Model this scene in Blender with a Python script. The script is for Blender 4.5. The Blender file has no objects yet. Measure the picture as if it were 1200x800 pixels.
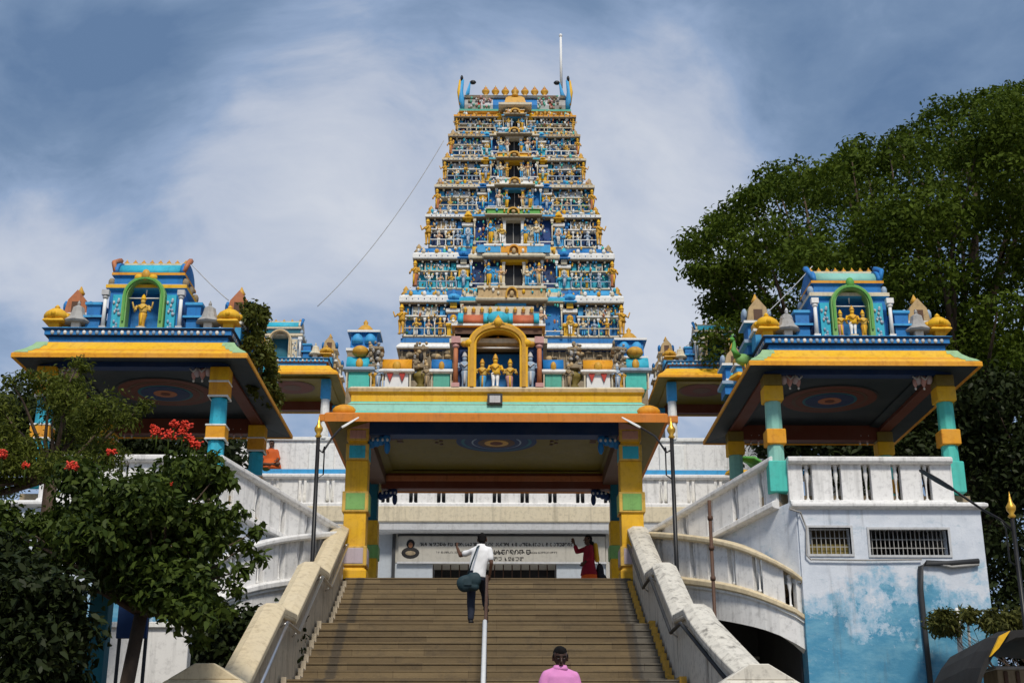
import bpy, bmesh, math, random
import numpy as np
from mathutils import Vector, Matrix, Euler
R = math.radians
random.seed(11)
scene = bpy.context.scene
COL = scene.collection

# ------------------------------------------------------------------ camera
PITCH, YAW, FPX = R(19.0), R(0.66), 1570.0
_f = Vector((math.sin(YAW)*math.cos(PITCH), math.cos(YAW)*math.cos(PITCH), math.sin(PITCH)))
_r = Vector((math.cos(YAW), -math.sin(YAW), 0))
_u = _r.cross(_f)
def at(px, py, Y):
    """the point at depth Y that shows at pixel (px, py) of the 1200x800 photograph (used to survey the place)"""
    d = _f*FPX + _r*(px-600) - _u*(py-400)
    return d*(Y/d.y)
def ax(px, py, Y): return at(px, py, Y).x
def az(py, Y, px=582): return at(px, py, Y).z

cam = bpy.data.cameras.new('camera'); co = bpy.data.objects.new('camera', cam); COL.objects.link(co)
cam.sensor_width = 36; cam.lens = 36*FPX/1200; cam.clip_end = 6000; cam.clip_start = .1
co.matrix_world = Matrix((( _r.x, _u.x, -_f.x, 0), (_r.y, _u.y, -_f.y, 0), (_r.z, _u.z, -_f.z, 0), (0,0,0,1)))
scene.camera = co
GZ = -1.6

# ------------------------------------------------------------------ materials
MATS = {}
def N(t, ty, **k):
    n = t.nodes.new(ty)
    for a, v in k.items(): setattr(n, a, v)
    return n
def ramp(t, fac, p0, p1, c0=(0,0,0,1), c1=(1,1,1,1)):
    r = N(t, 'ShaderNodeValToRGB'); e = r.color_ramp.elements
    e[0].position = p0; e[1].position = p1; e[0].color = c0; e[1].color = c1
    t.links.new(fac, r.inputs[0]); return r.outputs[0]
def noise(t, vec, scale, detail=5, rough=.6):
    n = N(t, 'ShaderNodeTexNoise'); n.inputs['Scale'].default_value = scale
    n.inputs['Detail'].default_value = detail; n.inputs['Roughness'].default_value = rough
    if vec is not None: t.links.new(vec, n.inputs['Vector'])
    return n.outputs['Fac']
def mapping(t, vec, s):
    m = N(t, 'ShaderNodeMapping'); m.inputs['Scale'].default_value = s
    t.links.new(vec, m.inputs['Vector']); return m.outputs[0]
def mix(t, fac, a, b, mode='MIX'):
    m = N(t, 'ShaderNodeMix', data_type='RGBA', blend_type=mode)
    if isinstance(fac, (int, float)): m.inputs[0].default_value = fac
    else: t.links.new(fac, m.inputs[0])
    for s, v in ((6, a), (7, b)):
        if isinstance(v, tuple): m.inputs[s].default_value = (*v[:3], 1)
        else: t.links.new(v, m.inputs[s])
    return m.outputs[2]
def newmat(name):
    m = bpy.data.materials.new(name); m.use_nodes = True
    t = m.node_tree; b = t.nodes['Principled BSDF']
    return m, t, b
def paint(name, col, dirt=.5, rough=.62, dcol=None, fade=.25, streak=.5, bump=.15, metal=0.0, spec=.3, scale=1.0):
    """weathered paint or plaster: faded patches, fine grime, vertical runs"""
    m, t, b = newmat(name)
    pos = N(t, 'ShaderNodeNewGeometry').outputs['Position']
    c = tuple(col)
    lum = .3*c[0]+.6*c[1]+.1*c[2]
    faded = tuple(min(.85, v*.75 + .25*(lum*.6+.22)) for v in c)
    dk = dcol or tuple(v*.22+.012 for v in (c[0]*.9, c[1]*.85, c[2]*.8))
    o = mix(t, ramp(t, noise(t, pos, 1.7*scale, 4), .42, .66), c, mix(t, fade, c, faded))
    o = mix(t, ramp(t, noise(t, pos, 9*scale, 6, .7), .5, .8, (0,0,0,1), (dirt*.8,)*3+(1,)), o, dk)
    st = noise(t, mapping(t, pos, (7*scale, 7*scale, .55*scale)), 1.0, 5, .65)
    o = mix(t, ramp(t, st, .52, .75, (0,0,0,1), (streak*dirt*1.3,)*3+(1,)), o, dk)
    t.links.new(o, b.inputs['Base Color'])
    b.inputs['Roughness'].default_value = rough; b.inputs['Metallic'].default_value = metal
    b.inputs['Specular IOR Level'].default_value = spec
    if bump:
        bp = N(t, 'ShaderNodeBump'); bp.inputs['Strength'].default_value = bump; bp.inputs['Distance'].default_value = .02
        t.links.new(noise(t, pos, 22*scale, 6, .7), bp.inputs['Height']); t.links.new(bp.outputs[0], b.inputs['Normal'])
    MATS[name] = m
    return m
P = paint
P('yellow', (.78,.44,.012), dirt=.6, dcol=(.34,.11,.01)); P('gold', (.62,.33,.03), dirt=.7, rough=.5); P('orange', (.62,.20,.02)); P('amber', (.74,.33,.012), dirt=.8, dcol=(.36,.09,.008))
P('blue', (.014,.185,.50), dirt=.65); P('sky_blue', (.05,.35,.68), dirt=.6); P('cyan', (.03,.44,.60), dirt=.6); P('turquoise', (.07,.52,.44), dirt=.4); P('aqua', (.25,.55,.46), dirt=.4)
P('navy', (.008,.035,.13), dirt=.3); P('teal', (.01,.13,.19)); P('deep_blue', (.006,.05,.22), dirt=.2, streak=.1)
P('green', (.10,.36,.06)); P('leafgreen', (.20,.42,.12)); P('palegreen', (.30,.48,.25)); P('seagreen', (.10,.42,.31))
P('white', (.80,.80,.77), dirt=.55); P('cleanwhite', (.80,.80,.78), dirt=.2, streak=.3); P('cream', (.66,.58,.42), dirt=.7); P('tan', (.50,.35,.17), dirt=.8)
P('stone', (.30,.235,.15), dirt=.9, rough=.85, bump=.5); P('grey', (.36,.35,.33), dirt=.7); P('bluegrey', (.30,.40,.52), dirt=.5); P('palegrey', (.52,.53,.54), dirt=.5)
P('red', (.45,.035,.02)); P('redroll', (.52,.13,.05)); P('pink', (.55,.30,.28)); P('lilac', (.50,.42,.46), dirt=.4); P('terracotta', (.48,.17,.07), dirt=.6)
P('brown', (.11,.055,.03), dirt=.3); P('redbrown', (.14,.035,.018), dirt=.3); P('olive', (.20,.15,.03), dirt=.4); P('dark', (.012,.011,.012), dirt=.1, bump=0)
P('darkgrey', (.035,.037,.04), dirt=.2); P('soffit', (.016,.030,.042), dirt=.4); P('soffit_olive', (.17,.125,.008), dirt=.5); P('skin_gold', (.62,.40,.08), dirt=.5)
P('flesh', (.58,.36,.22), dirt=.6); P('black', (.01,.01,.011), dirt=0, rough=.4, bump=0)
P('steel', (.55,.55,.56), dirt=.2, rough=.3, metal=.9, bump=0); P('rust', (.10,.05,.03), dirt=.6)
P('brass', (.75,.42,.05), dirt=.2, rough=.35, metal=.6, bump=0)
P('plaster', (.78,.77,.75), dirt=.55, streak=.6, dcol=(.05,.048,.045)); P('stairwall', (.52,.44,.32), dirt=.8, streak=.9, dcol=(.09,.07,.05), bump=.06); P('stairwall_white', (.66,.62,.53), dirt=.75, streak=1.0, dcol=(.07,.06,.05), bump=.05)
P('cap_cream', (.66,.55,.36), dirt=.6, dcol=(.20,.13,.06), bump=.06); P('facade', (.42,.46,.50), dirt=.3); P('portal', (.44,.42,.37), dirt=.4)
P('trim_yellow', (.66,.42,.08), dirt=.8)
P('hair', (.006,.005,.005), dirt=0, rough=.9, bump=0, spec=.08); P('skin_dark', (.045,.020,.012), dirt=.05, rough=.45, bump=0); P('skin', (.10,.045,.024), dirt=.1, rough=.5, bump=0); P('skin_light', (.24,.11,.055), dirt=.1, rough=.5, bump=0)
P('shirt_white', (.82,.82,.82), dirt=.08, rough=.8); P('shirt_pink', (.72,.26,.55), dirt=.05, rough=.8); P('trousers', (.016,.022,.04), dirt=.1, rough=.85)
P('bag', (.012,.035,.045), dirt=.15, rough=.7); P('maroon', (.30,.010,.025), dirt=.1, rough=.8); P('saffron', (.55,.10,.012), dirt=.1, rough=.8); P('orange_red', (.85,.13,.015), dirt=.1, rough=.8)
P('eye_white', (.13,.115,.10), dirt=0, bump=0, rough=.3); P('lip', (.14,.035,.03), dirt=0, bump=0)
P('bark', (.09,.06,.04), dirt=.6, rough=.9, bump=.6); P('tarp', (.018,.017,.016), dirt=.2, rough=.7); P('flower', (.70,.045,.015), dirt=.05, rough=.6, bump=0)
P('ground', (.20,.17,.13), dirt=.6, rough=.9); P('kerb', (.62,.36,.05), dirt=.9)

def stair_material():
    m, t, b = newmat('stair_stone')
    pos = N(t, 'ShaderNodeNewGeometry').outputs['Position']
    a = mix(t, ramp(t, noise(t, mapping(t, pos, (.35,2.,6.)), 1.0, 6, .7), .3, .72), (.14,.098,.046), (.25,.18,.09))
    a = mix(t, ramp(t, noise(t, pos, 3., 6, .75), .5, .75, (0,0,0,1), (.7,.7,.7,1)), a, (.08,.062,.042))
    # the trodden middle is browner than the greyer edges; a cast shadow is painted as a dark line down each side
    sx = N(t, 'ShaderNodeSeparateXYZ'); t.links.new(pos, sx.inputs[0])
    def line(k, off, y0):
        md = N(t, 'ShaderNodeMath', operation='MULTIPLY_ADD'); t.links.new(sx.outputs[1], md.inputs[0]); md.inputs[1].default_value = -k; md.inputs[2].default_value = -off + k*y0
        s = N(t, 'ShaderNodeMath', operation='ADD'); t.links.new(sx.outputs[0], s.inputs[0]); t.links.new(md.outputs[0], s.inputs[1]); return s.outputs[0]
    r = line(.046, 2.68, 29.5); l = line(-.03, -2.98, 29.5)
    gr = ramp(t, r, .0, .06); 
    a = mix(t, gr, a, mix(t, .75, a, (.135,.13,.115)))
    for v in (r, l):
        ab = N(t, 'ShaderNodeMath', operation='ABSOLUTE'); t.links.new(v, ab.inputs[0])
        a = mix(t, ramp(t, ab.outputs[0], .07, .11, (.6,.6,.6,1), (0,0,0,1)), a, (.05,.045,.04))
    cx = N(t, 'ShaderNodeCombineXYZ'); t.links.new(sx.outputs[0], cx.inputs[0]); 
    zo = N(t, 'ShaderNodeMath', operation='ADD'); t.links.new(sx.outputs[2], zo.inputs[0]); zo.inputs[1].default_value = 3.13; t.links.new(zo.outputs[0], cx.inputs[1])
    bk = N(t, 'ShaderNodeTexBrick'); t.links.new(cx.outputs[0], bk.inputs['Vector']); bk.offset = .37; bk.offset_frequency = 2
    for nm, vv in (('Scale',1.0),('Mortar Size',.006),('Brick Width',1.27),('Row Height',.15),('Bias',0.0)): bk.inputs[nm].default_value = vv
    bk.inputs['Color1'].default_value = (1,1,1,1); bk.inputs['Color2'].default_value = (.62,.60,.58,1); bk.inputs['Mortar'].default_value = (.45,.42,.4,1)
    a = mix(t, .8, a, bk.outputs['Color'], 'MULTIPLY')
    t.links.new(a, b.inputs['Base Color']); b.inputs['Roughness'].default_value = .8
    bp = N(t, 'ShaderNodeBump'); bp.inputs['Strength'].default_value = .4; bp.inputs['Distance'].default_value = .02
    t.links.new(noise(t, pos, 14, 7, .7), bp.inputs['Height']); t.links.new(bp.outputs[0], b.inputs['Normal'])
    MATS['stair'] = m
stair_material()

def madd_(t, a, k, c):
    m_ = N(t, 'ShaderNodeMath', operation='MULTIPLY_ADD'); t.links.new(a, m_.inputs[0]); m_.inputs[1].default_value = k; t.links.new(c, m_.inputs[2]); return m_.outputs[0]
def peeling_wall():
    """white limewash over old blue paint: the blue shows more and more towards the ground where the wash has worn off"""
    m, t, b = newmat('peeling_wall')
    pos = N(t, 'ShaderNodeNewGeometry').outputs['Position']
    sx = N(t, 'ShaderNodeSeparateXYZ'); t.links.new(pos, sx.inputs[0])
    mr = N(t, 'ShaderNodeMapRange'); t.links.new(sx.outputs[2], mr.inputs[0])
    mr.inputs[1].default_value = 5.2; mr.inputs[2].default_value = 2.4; mr.inputs[3].default_value = -.22; mr.inputs[4].default_value = .34
    big = noise(t, pos, 1.15, 9, .68)
    ad = N(t, 'ShaderNodeMath', operation='ADD'); t.links.new(big, ad.inputs[0]); t.links.new(mr.outputs[0], ad.inputs[1])
    white = mix(t, ramp(t, noise(t, pos, 2.2, 6, .7), .4, .7), (.66,.70,.76), (.52,.57,.64))
    pale = mix(t, ramp(t, noise(t, pos, 5.0, 9, .75), .40, .60), (.46,.57,.68), (.20,.41,.56))
    blue = mix(t, ramp(t, noise(t, mapping(t, pos, (1.2,1.2,3.)), 1.6, 8, .7), .42, .62), (.06,.26,.42), (.14,.36,.50))
    o = mix(t, ramp(t, ad.outputs[0], .47, .55), white, pale)
    chip = madd_(t, noise(t, pos, 3.4, 10, .8), .55, ad.outputs[0])
    o = mix(t, ramp(t, chip, .88, .93), o, blue)
    o = mix(t, ramp(t, noise(t, mapping(t, pos, (1.,1.,2.2)), 2.1, 9, .75), .56, .62, (0,0,0,1), (.75,.75,.75,1)), o, mix(t, .5, o, (.30,.42,.50)))
    st = noise(t, mapping(t, pos, (5,5,.5)), 1.0, 6, .7)
    o = mix(t, ramp(t, st, .56, .78, (0,0,0,1), (.5,.5,.5,1)), o, (.10,.10,.10))
    o = mix(t, ramp(t, noise(t, pos, 2.6, 8, .8), .64, .72, (0,0,0,1), (.75,.75,.75,1)), o, (.10,.085,.06))
    t.links.new(o, b.inputs['Base Color']); b.inputs['Roughness'].default_value = .8
    bp = N(t, 'ShaderNodeBump'); bp.inputs['Strength'].default_value = .35; bp.inputs['Distance'].default_value = .02
    t.links.new(noise(t, pos, 12, 7, .75), bp.inputs['Height']); t.links.new(bp.outputs[0], b.inputs['Normal'])
    MATS['peeling'] = m
peeling_wall()

def leafmat(name, c0, c1, trans=.25, rough=.5):
    m, t, b = newmat(name)
    g = N(t, 'ShaderNodeNewGeometry')
    pos = g.outputs['Position']
    base = mix(t, g.outputs['Random Per Island'], c0, c1)
    base = mix(t, ramp(t, noise(t, pos, .45, 3), .35, .65, (0,0,0,1), (.6,.6,.6,1)), base, tuple(v*1.25 for v in c1))
    t.links.new(base, b.inputs['Base Color']); b.inputs['Roughness'].default_value = rough; b.inputs['Specular IOR Level'].default_value = .12
    tr = N(t, 'ShaderNodeBsdfTranslucent'); t.links.new(base, tr.inputs['Color'])
    ms = N(t, 'ShaderNodeMixShader'); ms.inputs[0].default_value = trans
    t.links.new(b.outputs[0], ms.inputs[1]); t.links.new(tr.outputs[0], ms.inputs[2])
    t.links.new(ms.outputs[0], t.nodes['Material Output'].inputs['Surface'])
    MATS[name] = m
leafmat('leaf_rain', (.027,.052,.004), (.078,.112,.010), trans=.3, rough=.7)
leafmat('leaf_broad', (.018,.036,.007), (.072,.102,.017), rough=.5)
leafmat('leaf_feather', (.045,.068,.010), (.125,.145,.022), trans=.35)
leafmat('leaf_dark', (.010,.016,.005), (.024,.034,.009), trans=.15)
leafmat('leaf_vine', (.05,.07,.012), (.10,.11,.02))
leafmat('leaf_dry', (.045,.055,.012), (.12,.12,.03))

# ------------------------------------------------------------------ mesh builder
class MB:
    def __init__(s): s.v = []; s.f = []; s.m = []; s.s = []
    def add(s, vs, fs, mat, smooth=False):
        o = len(s.v); s.v += [tuple(v) for v in vs]
        for f in fs: s.f.append(tuple(i+o for i in f)); s.m.append(mat); s.s.append(smooth)
        return s
    def box(s, x0, x1, y0, y1, z0, z1, mat):
        return s.add([(x0,y0,z0),(x1,y0,z0),(x1,y1,z0),(x0,y1,z0),(x0,y0,z1),(x1,y0,z1),(x1,y1,z1),(x0,y1,z1)],
              [(0,3,2,1),(4,5,6,7),(0,1,5,4),(1,2,6,5),(2,3,7,6),(3,0,4,7)], mat)
    def cbox(s, c, d, mat): 
        return s.box(c[0]-d[0]/2, c[0]+d[0]/2, c[1]-d[1]/2, c[1]+d[1]/2, c[2]-d[2]/2, c[2]+d[2]/2, mat)
    def loft(s, rings, mat, smooth=False, closed=True, caps=True, mats=None):
        n = len(rings[0]); o = len(s.v)
        for r in rings: s.v += [tuple(v) for v in r]
        for i in range(len(rings)-1):
            mm = mats[i] if mats else mat
            for j in range(n if closed else n-1):
                k = (j+1) % n
                s.f.append((o+i*n+j, o+i*n+k, o+(i+1)*n+k, o+(i+1)*n+j)); s.m.append(mm); s.s.append(smooth)
        if caps:
            s.f.append(tuple(o+j for j in reversed(range(n)))); s.m.append(mats[0] if mats else mat); s.s.append(False)
            q = o+(len(rings)-1)*n
            s.f.append(tuple(q+j for j in range(n))); s.m.append(mats[-1] if mats else mat); s.s.append(False)
        return s
    def lathe(s, prof, c, mat, n=12, sx=1, sy=1, smooth=True, mats=None, ph=0):
        rings = [[(c[0]+r*sx*math.cos(ph+2*math.pi*j/n), c[1]+r*sy*math.sin(ph+2*math.pi*j/n), c[2]+z) for j in range(n)] for r, z in prof]
        return s.loft(rings, mat, smooth, mats=mats)
    def tube(s, pts, rad, mat, n=8, smooth=True):
        pts = [Vector(p) for p in pts]; rs = rad if isinstance(rad, (list, tuple)) else [rad]*len(pts)
        rings = []; up = Vector((0,0,1))
        for i, p in enumerate(pts):
            d = (pts[min(i+1, len(pts)-1)] - pts[max(i-1, 0)]).normalized()
            a = d.cross(up if abs(d.z) < .95 else Vector((1,0,0))).normalized(); b = a.cross(d)
            rings.append([p + (a*math.cos(2*math.pi*j/n)+b*math.sin(2*math.pi*j/n))*rs[i] for j in range(n)])
        return s.loft(rings, mat, smooth)
    def ring(s, x0, x1, y0, y1, prof, mat, mats=None, caps=True):
        """a moulding round a rectangle: prof = [(outset, z)]"""
        rings = [[(x0-o,y0-o,z),(x1+o,y0-o,z),(x1+o,y1+o,z),(x0-o,y1+o,z)] for o, z in prof]
        return s.loft(rings, mat, mats=mats, caps=caps)
    def prismx(s, poly, x0, x1, mat, smooth=False):      # poly in (y,z)
        return s.loft([[(x0,y,z) for y,z in poly], [(x1,y,z) for y,z in poly]], mat, smooth)
    def prismy(s, poly, y0, y1, mat, smooth=False):      # poly in (x,z)
        return s.loft([[(x,y0,z) for x,z in poly], [(x,y1,z) for x,z in poly]], mat, smooth)
    def ell(s, c, r, mat, n=10, k=6, smooth=True):
        pr = [(max(.02,math.sin(math.pi*i/k)), -math.cos(math.pi*i/k)) for i in range(k+1)]
        rings = [[(c[0]+r[0]*q*math.cos(2*math.pi*j/n), c[1]+r[1]*q*math.sin(2*math.pi*j/n), c[2]+r[2]*z) for j in range(n)] for q, z in pr]
        return s.loft(rings, mat, smooth)
    def mesh(s, name):
        me = bpy.data.meshes.new(name); me.from_pydata(s.v, [], s.f)
        keys = list(dict.fromkeys(s.m)); ix = {k:i for i,k in enumerate(keys)}
        for k in keys: me.materials.append(MATS[k])
        me.polygons.foreach_set('material_index', [ix[k] for k in s.m]); me.polygons.foreach_set('use_smooth', s.s)
        bm = bmesh.new(); bm.from_mesh(me); bmesh.ops.recalc_face_normals(bm, faces=bm.faces); bm.to_mesh(me); bm.free()
        return me
    def build(s, name, parent=None, bevel=0, label=None, world=True):
        """one mesh object; verts are given in world space, the parent chain only has translations at its root"""
        if parent is not None and world:
            L = root_loc(parent); s.v = [(a-L.x, b-L.y, c-L.z) for a,b,c in s.v]
        o = bpy.data.objects.new(name, s.mesh(name)); COL.objects.link(o)
        if parent is not None: o.parent = parent
        if label: o['label'] = label
        if bevel:
            md = o.modifiers.new('bevel', 'BEVEL'); md.width = bevel; md.segments = 1; md.limit_method = 'ANGLE'; md.angle_limit = R(40)
        return o
def root_loc(o):
    L = Vector((0,0,0))
    while o is not None: L = L + Vector(o.location); o = o.parent
    return L
def tag(o, label, cat, group=None, kind=None):
    o['label'] = label; o['category'] = cat
    if group: o['group'] = group
    if kind: o['kind'] = kind
    return o
def thing(name, label, cat, loc=(0,0,0), group=None):
    o = bpy.data.objects.new(name, None); COL.objects.link(o); o.location = loc; o.empty_display_size = .2
    return tag(o, label, cat, group)
def struct(o): o['kind'] = 'structure'; return o
def inst(me, name, parent, p, s=1.0, rz=0.0, sc=None):
    """another object on shared mesh data, placed at world point p under parent"""
    o = bpy.data.objects.new(name, me); COL.objects.link(o); o.parent = parent
    o.location = Vector(p) - root_loc(parent); o.scale = sc or (s,s,s); o.rotation_euler = (0,0,rz)
    return o

# ------------------------------------------------------------------ small sculpture library (unit height, facing -Y, origin at the feet)
def figure(name, skin, skirt, crown, raise_arms=False, legs=False, sway=.02, four=False, seated=False, plinth=None):
    b = MB(); n = 10
    def R_(z, rx, ry, cx=0, cy=0): return [(cx+rx*math.cos(2*math.pi*j/n), cy+ry*math.sin(2*math.pi*j/n), z) for j in range(n)]
    z0 = .0
    if plinth: b.lathe([(.17,0),(.17,.03),(.14,.05),(.15,.07)], (0,0,0), plinth, 10, smooth=False); z0 = .07
    if seated:
        b.ell((0,-.05,.10), (.24,.17,.10), skirt, 10, 5)
        rings = [R_(.12,.15,.11), R_(.28,.11,.09), R_(.42,.16,.10), R_(.50,.17,.08), R_(.54,.06,.05)]
        b.loft(rings, skin, True); hz = .55
    elif legs:
        for s in (-1,1):
            x = s*.055
            rr = [R_(z0,.04,.08,x,-.03), R_(z0+.05,.03,.035,x), R_(.25,.04,.045,x), R_(.46,.068,.07,x*.9)]
            b.loft(rr, skirt, True)
        b.loft([R_(.42,.135,.095,sway), R_(.5,.10,.075,sway), R_(.6,.125,.085,sway*.5), R_(.67,.155,.075), R_(.70,.10,.06), R_(.73,.045,.045)], skin, True); hz = .72
    else:
        b.loft([R_(z0,.088,.08), R_(.05,.085,.075), R_(.14,.078,.07,sway*.3), R_(.26,.088,.075,sway*.5), R_(.41,.118,.09,sway), R_(.47,.10,.08,sway)], skirt, True); b.tube([(sway*.4,-.085,.44),(sway*.2,-.095,.25),(0,-.085,.08)],[.025,.03,.035],crown,6)
        b.loft([R_(.46,.11,.085,sway), R_(.52,.095,.075,sway), R_(.61,.13,.09,sway*.5), R_(.67,.155,.075), R_(.70,.10,.06), R_(.73,.045,.045)], skin, True); hz = .72
    b.loft([R_(hz-.01,.04,.04), R_(hz+.03,.055,.06,0,-.01), R_(hz+.07,.062,.068,0,-.01), R_(hz+.12,.06,.06)], skin, True)
    b.loft([R_(hz+.115,.075,.075), R_(hz+.14,.08,.08), R_(hz+.17,.06,.06), R_(hz+.22,.05,.05), R_(hz+.28,.01,.01)], crown, True)
    sz = hz-.055
    for s in (-1,1):
        if raise_arms or four:
            b.tube([(s*.14,0,sz),(s*.24,.0,sz-.06),(s*.27,-.06,sz+.10)], [.038,.032,.02], skin, 6)
        if not raise_arms or four:
            b.tube([(s*.145,0,sz),(s*.205,-.03,sz-.15),(s*.14,-.13,sz-.13)], [.04,.034,.022], skin, 6)
    b.tube([(-.10,-.085,hz-.06),(0,-.10,hz-.16),(.10,-.085,hz-.06)], .016, crown, 5)
    return b.mesh(name)
FIG = [figure('statue', 'skin_gold','white','gold', legs=True), figure('statue','flesh','blue','gold',sway=.03), figure('statue','flesh','cream','yellow',True,sway=-.03),
       figure('statue','cream','sky_blue','gold',legs=True,four=True), figure('statue','gold','terracotta','yellow',sway=.03), figure('statue','white','cyan','yellow',True),
       figure('statue','gold','gold','yellow',legs=True,raise_arms=True), figure('statue','sky_blue','yellow','gold',sway=.03), figure('statue','flesh','white','cream',sway=-.04),
       figure('statue','skin_gold','green','gold',seated=True), figure('statue','cream','pink','gold',seated=True,four=True), figure('statue','stone','stone','tan',sway=.03),
       figure('statue','bluegrey','bluegrey','palegrey',sway=.02)]
DEITY = figure('statue','skin_gold','gold','yellow',legs=False,four=True,plinth='cream')
DEITY_WHITE = figure('statue','yellow','cleanwhite','gold',legs=True,four=False,plinth='cream')
DEITY_BLUE = figure('statue','skin_gold','sky_blue','gold',sway=.03,plinth='cream')
DEITY_PINK = figure('statue','skin_gold','pink','yellow',sway=-.03,plinth='cream')
SEATED_WHITE = figure('statue','palegrey','palegrey','palegrey',seated=True)

def kalasha(b, c, h, mat='gold', tip='terracotta'):
    p = [(.16,0),(.22,.06),(.12,.14),(.30,.32),(.33,.48),(.22,.62),(.10,.70),(.15,.76),(.05,.84),(.015,1.0)]
    k = [mat,mat,mat,mat,tip,tip,mat,mat,mat]
    return b.lathe([(r*h,z*h) for r,z in p], c, mat, 10, mats=k)
def dome_shrine(b, c, w, h, mat, base, ribs=True):
    """kuta: a square stem, flared eave and ribbed dome with a bud"""
    x,y,z = c
    b.ring(x-w*.22,x+w*.22,y-w*.22,y+w*.22,[(0,z),(0,z+h*.30)],base)
    b.ring(x-w*.3,x+w*.3,y-w*.3,y+w*.3,[(0,z+h*.28),(w*.16,z+h*.30),(w*.14,z+h*.36),(0,z+h*.42)],mat)
    n = 16; rings = []
    for r,zz in [(.36,.40),(.48,.48),(.50,.58),(.42,.70),(.26,.80),(.10,.86)]:
        rings.append([(x+w*r*(1+(.06 if j%2 else -.05)*ribs)*math.cos(2*math.pi*j/n), y+w*r*(1+(.06 if j%2 else -.05)*ribs)*math.sin(2*math.pi*j/n), z+h*zz) for j in range(n)])
    b.loft(rings, mat, True)
    b.lathe([(w*.08,0),(w*.13,h*.04),(w*.09,h*.09),(w*.015,h*.15)], (x,y,z+h*.85), mat, 8)
    for a in range(4):
        b.ell((x+w*.46*math.cos(a*math.pi/2-math.pi/2), y+w*.46*math.sin(a*math.pi/2-math.pi/2), z+h*.56), (w*.12,w*.12,h*.10), mat, 8, 5)
def vault(b, x0, x1, yc, z, d, h, mat, edge=None, n=10, full=True):
    """barrel roof along X with rolled eave"""
    pl = [(yc-d*math.cos(math.pi*i/n), z+h*math.sin(math.pi*i/n)) for i in range(n+1)]
    b.prismx(pl, x0, x1, mat, True)
    if edge:
        for xe in (x0, x1):
            pl2 = [(yc-d*1.12*math.cos(math.pi*i/n), z+h*1.10*math.sin(math.pi*i/n)) for i in range(n+1)]
            b.prismx(pl2, xe-d*.10, xe+d*.10, edge, True)
def sala(b, x0, x1, y0, y1, z, h, roof, body, eave):
    """oblong mini shrine: legs, eave slab, barrel roof"""
    w = x1-x0; e = .08*w; lh = h*.45
    b.box(x0+w*.12, x1-w*.12, y0+.04, y1-.02, z, z+lh, body)
    for q in (.03, .92): b.box(x0+w*q, x0+w*(q+.05), y0+.005, y0+.045, z, z+lh, 'cream')
    b.ring(x0, x1, y0, y1, [(0,z+lh-.005),(e,z+lh+h*.04),(e,z+lh+h*.09),(0,z+lh+h*.13)], eave)
    d = (y1-y0)/2; yc = (y0+y1)/2
    vault(b, x0+.01, x1-.01, yc, z+lh+h*.10, d*.98, h*.42, roof)
    b.ell(((x0+x1)/2, y0+.01, z+lh+h*.22), (w*.14,.05,h*.15), 'gold', 8, 5)
def arch_strip(b, cx, y0, y1, z0, hw, rise, zs, th, mat, n=16, foot=True):
    """horseshoe arch band: jambs from z0 to zs, then a half ellipse of half width hw and rise"""
    o = []; i_ = []
    if foot: o.append((cx-hw-th, z0)); i_.append((cx-hw, z0))
    for k in range(n+1):
        a = math.pi - math.pi*k/n
        o.append((cx+(hw+th)*math.cos(a), zs+(rise+th)*math.sin(a))); i_.append((cx+hw*math.cos(a), zs+rise*math.sin(a)))
    if foot: o.append((cx+hw+th, z0)); i_.append((cx+hw, z0))
    rings = [[(p[0],y0,p[1]), (q[0],y0,q[1]), (q[0],y1,q[1]), (p[0],y1,p[1])] for p,q in zip(o,i_)]
    b.loft(rings, mat)
def pilaster(b, x, y, z0, z1, w, mat, cap=None):
    h = z1-z0; cap = cap or mat
    b.box(x-w*.7, x+w*.7, y-w*.6, y+w*.6, z0, z0+h*.08, cap)
    b.lathe([(w*.48,h*.08),(w*.42,h*.5),(w*.40,h*.78)], (x,y,z0), mat, 8)
    b.ell((x,y,z0+h*.82), (w*.7,w*.7,h*.05), cap, 8, 4)
    b.box(x-w*.8, x+w*.8, y-w*.7, y+w*.7, z0+h*.87, z0+h, cap)
# ================================================================== GROUND, HILL
b = MB(); b.box(-1500,1500,-300,2500,GZ-1,GZ,'ground'); g = struct(b.build('ground'))
def hill():
    n, k = 70, 50; vs = []; fs = []
    rnd = random.Random(4)
    ph = [rnd.uniform(0,6.28) for _ in range(12)]
    for i in range(n):
        for j in range(k):
            x = -1150 + 860*i/(n-1); y = 650 + 700*j/(k-1)
            h = 345*math.exp(-((x+520)/150)**2-((y-960)/190)**2) + 250*math.exp(-((x+800)/190)**2-((y-1000)/200)**2)
            h += (10*math.sin(x*.031+ph[0])+8*math.sin(y*.043+ph[1])+6*math.sin((x+y)*.06+ph[2]))*min(1,h/80)
            vs.append((x,y,GZ-2+h))
    for i in range(n-1):
        for j in range(k-1): fs.append((i*k+j,(i+1)*k+j,(i+1)*k+j+1,i*k+j+1))
    P('hillside', (.035,.085,.12), dirt=.3, bump=0, scale=.02)
    m = MB().add(vs, fs, 'hillside', True); return struct(m.build('hills'))
hill()

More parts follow.
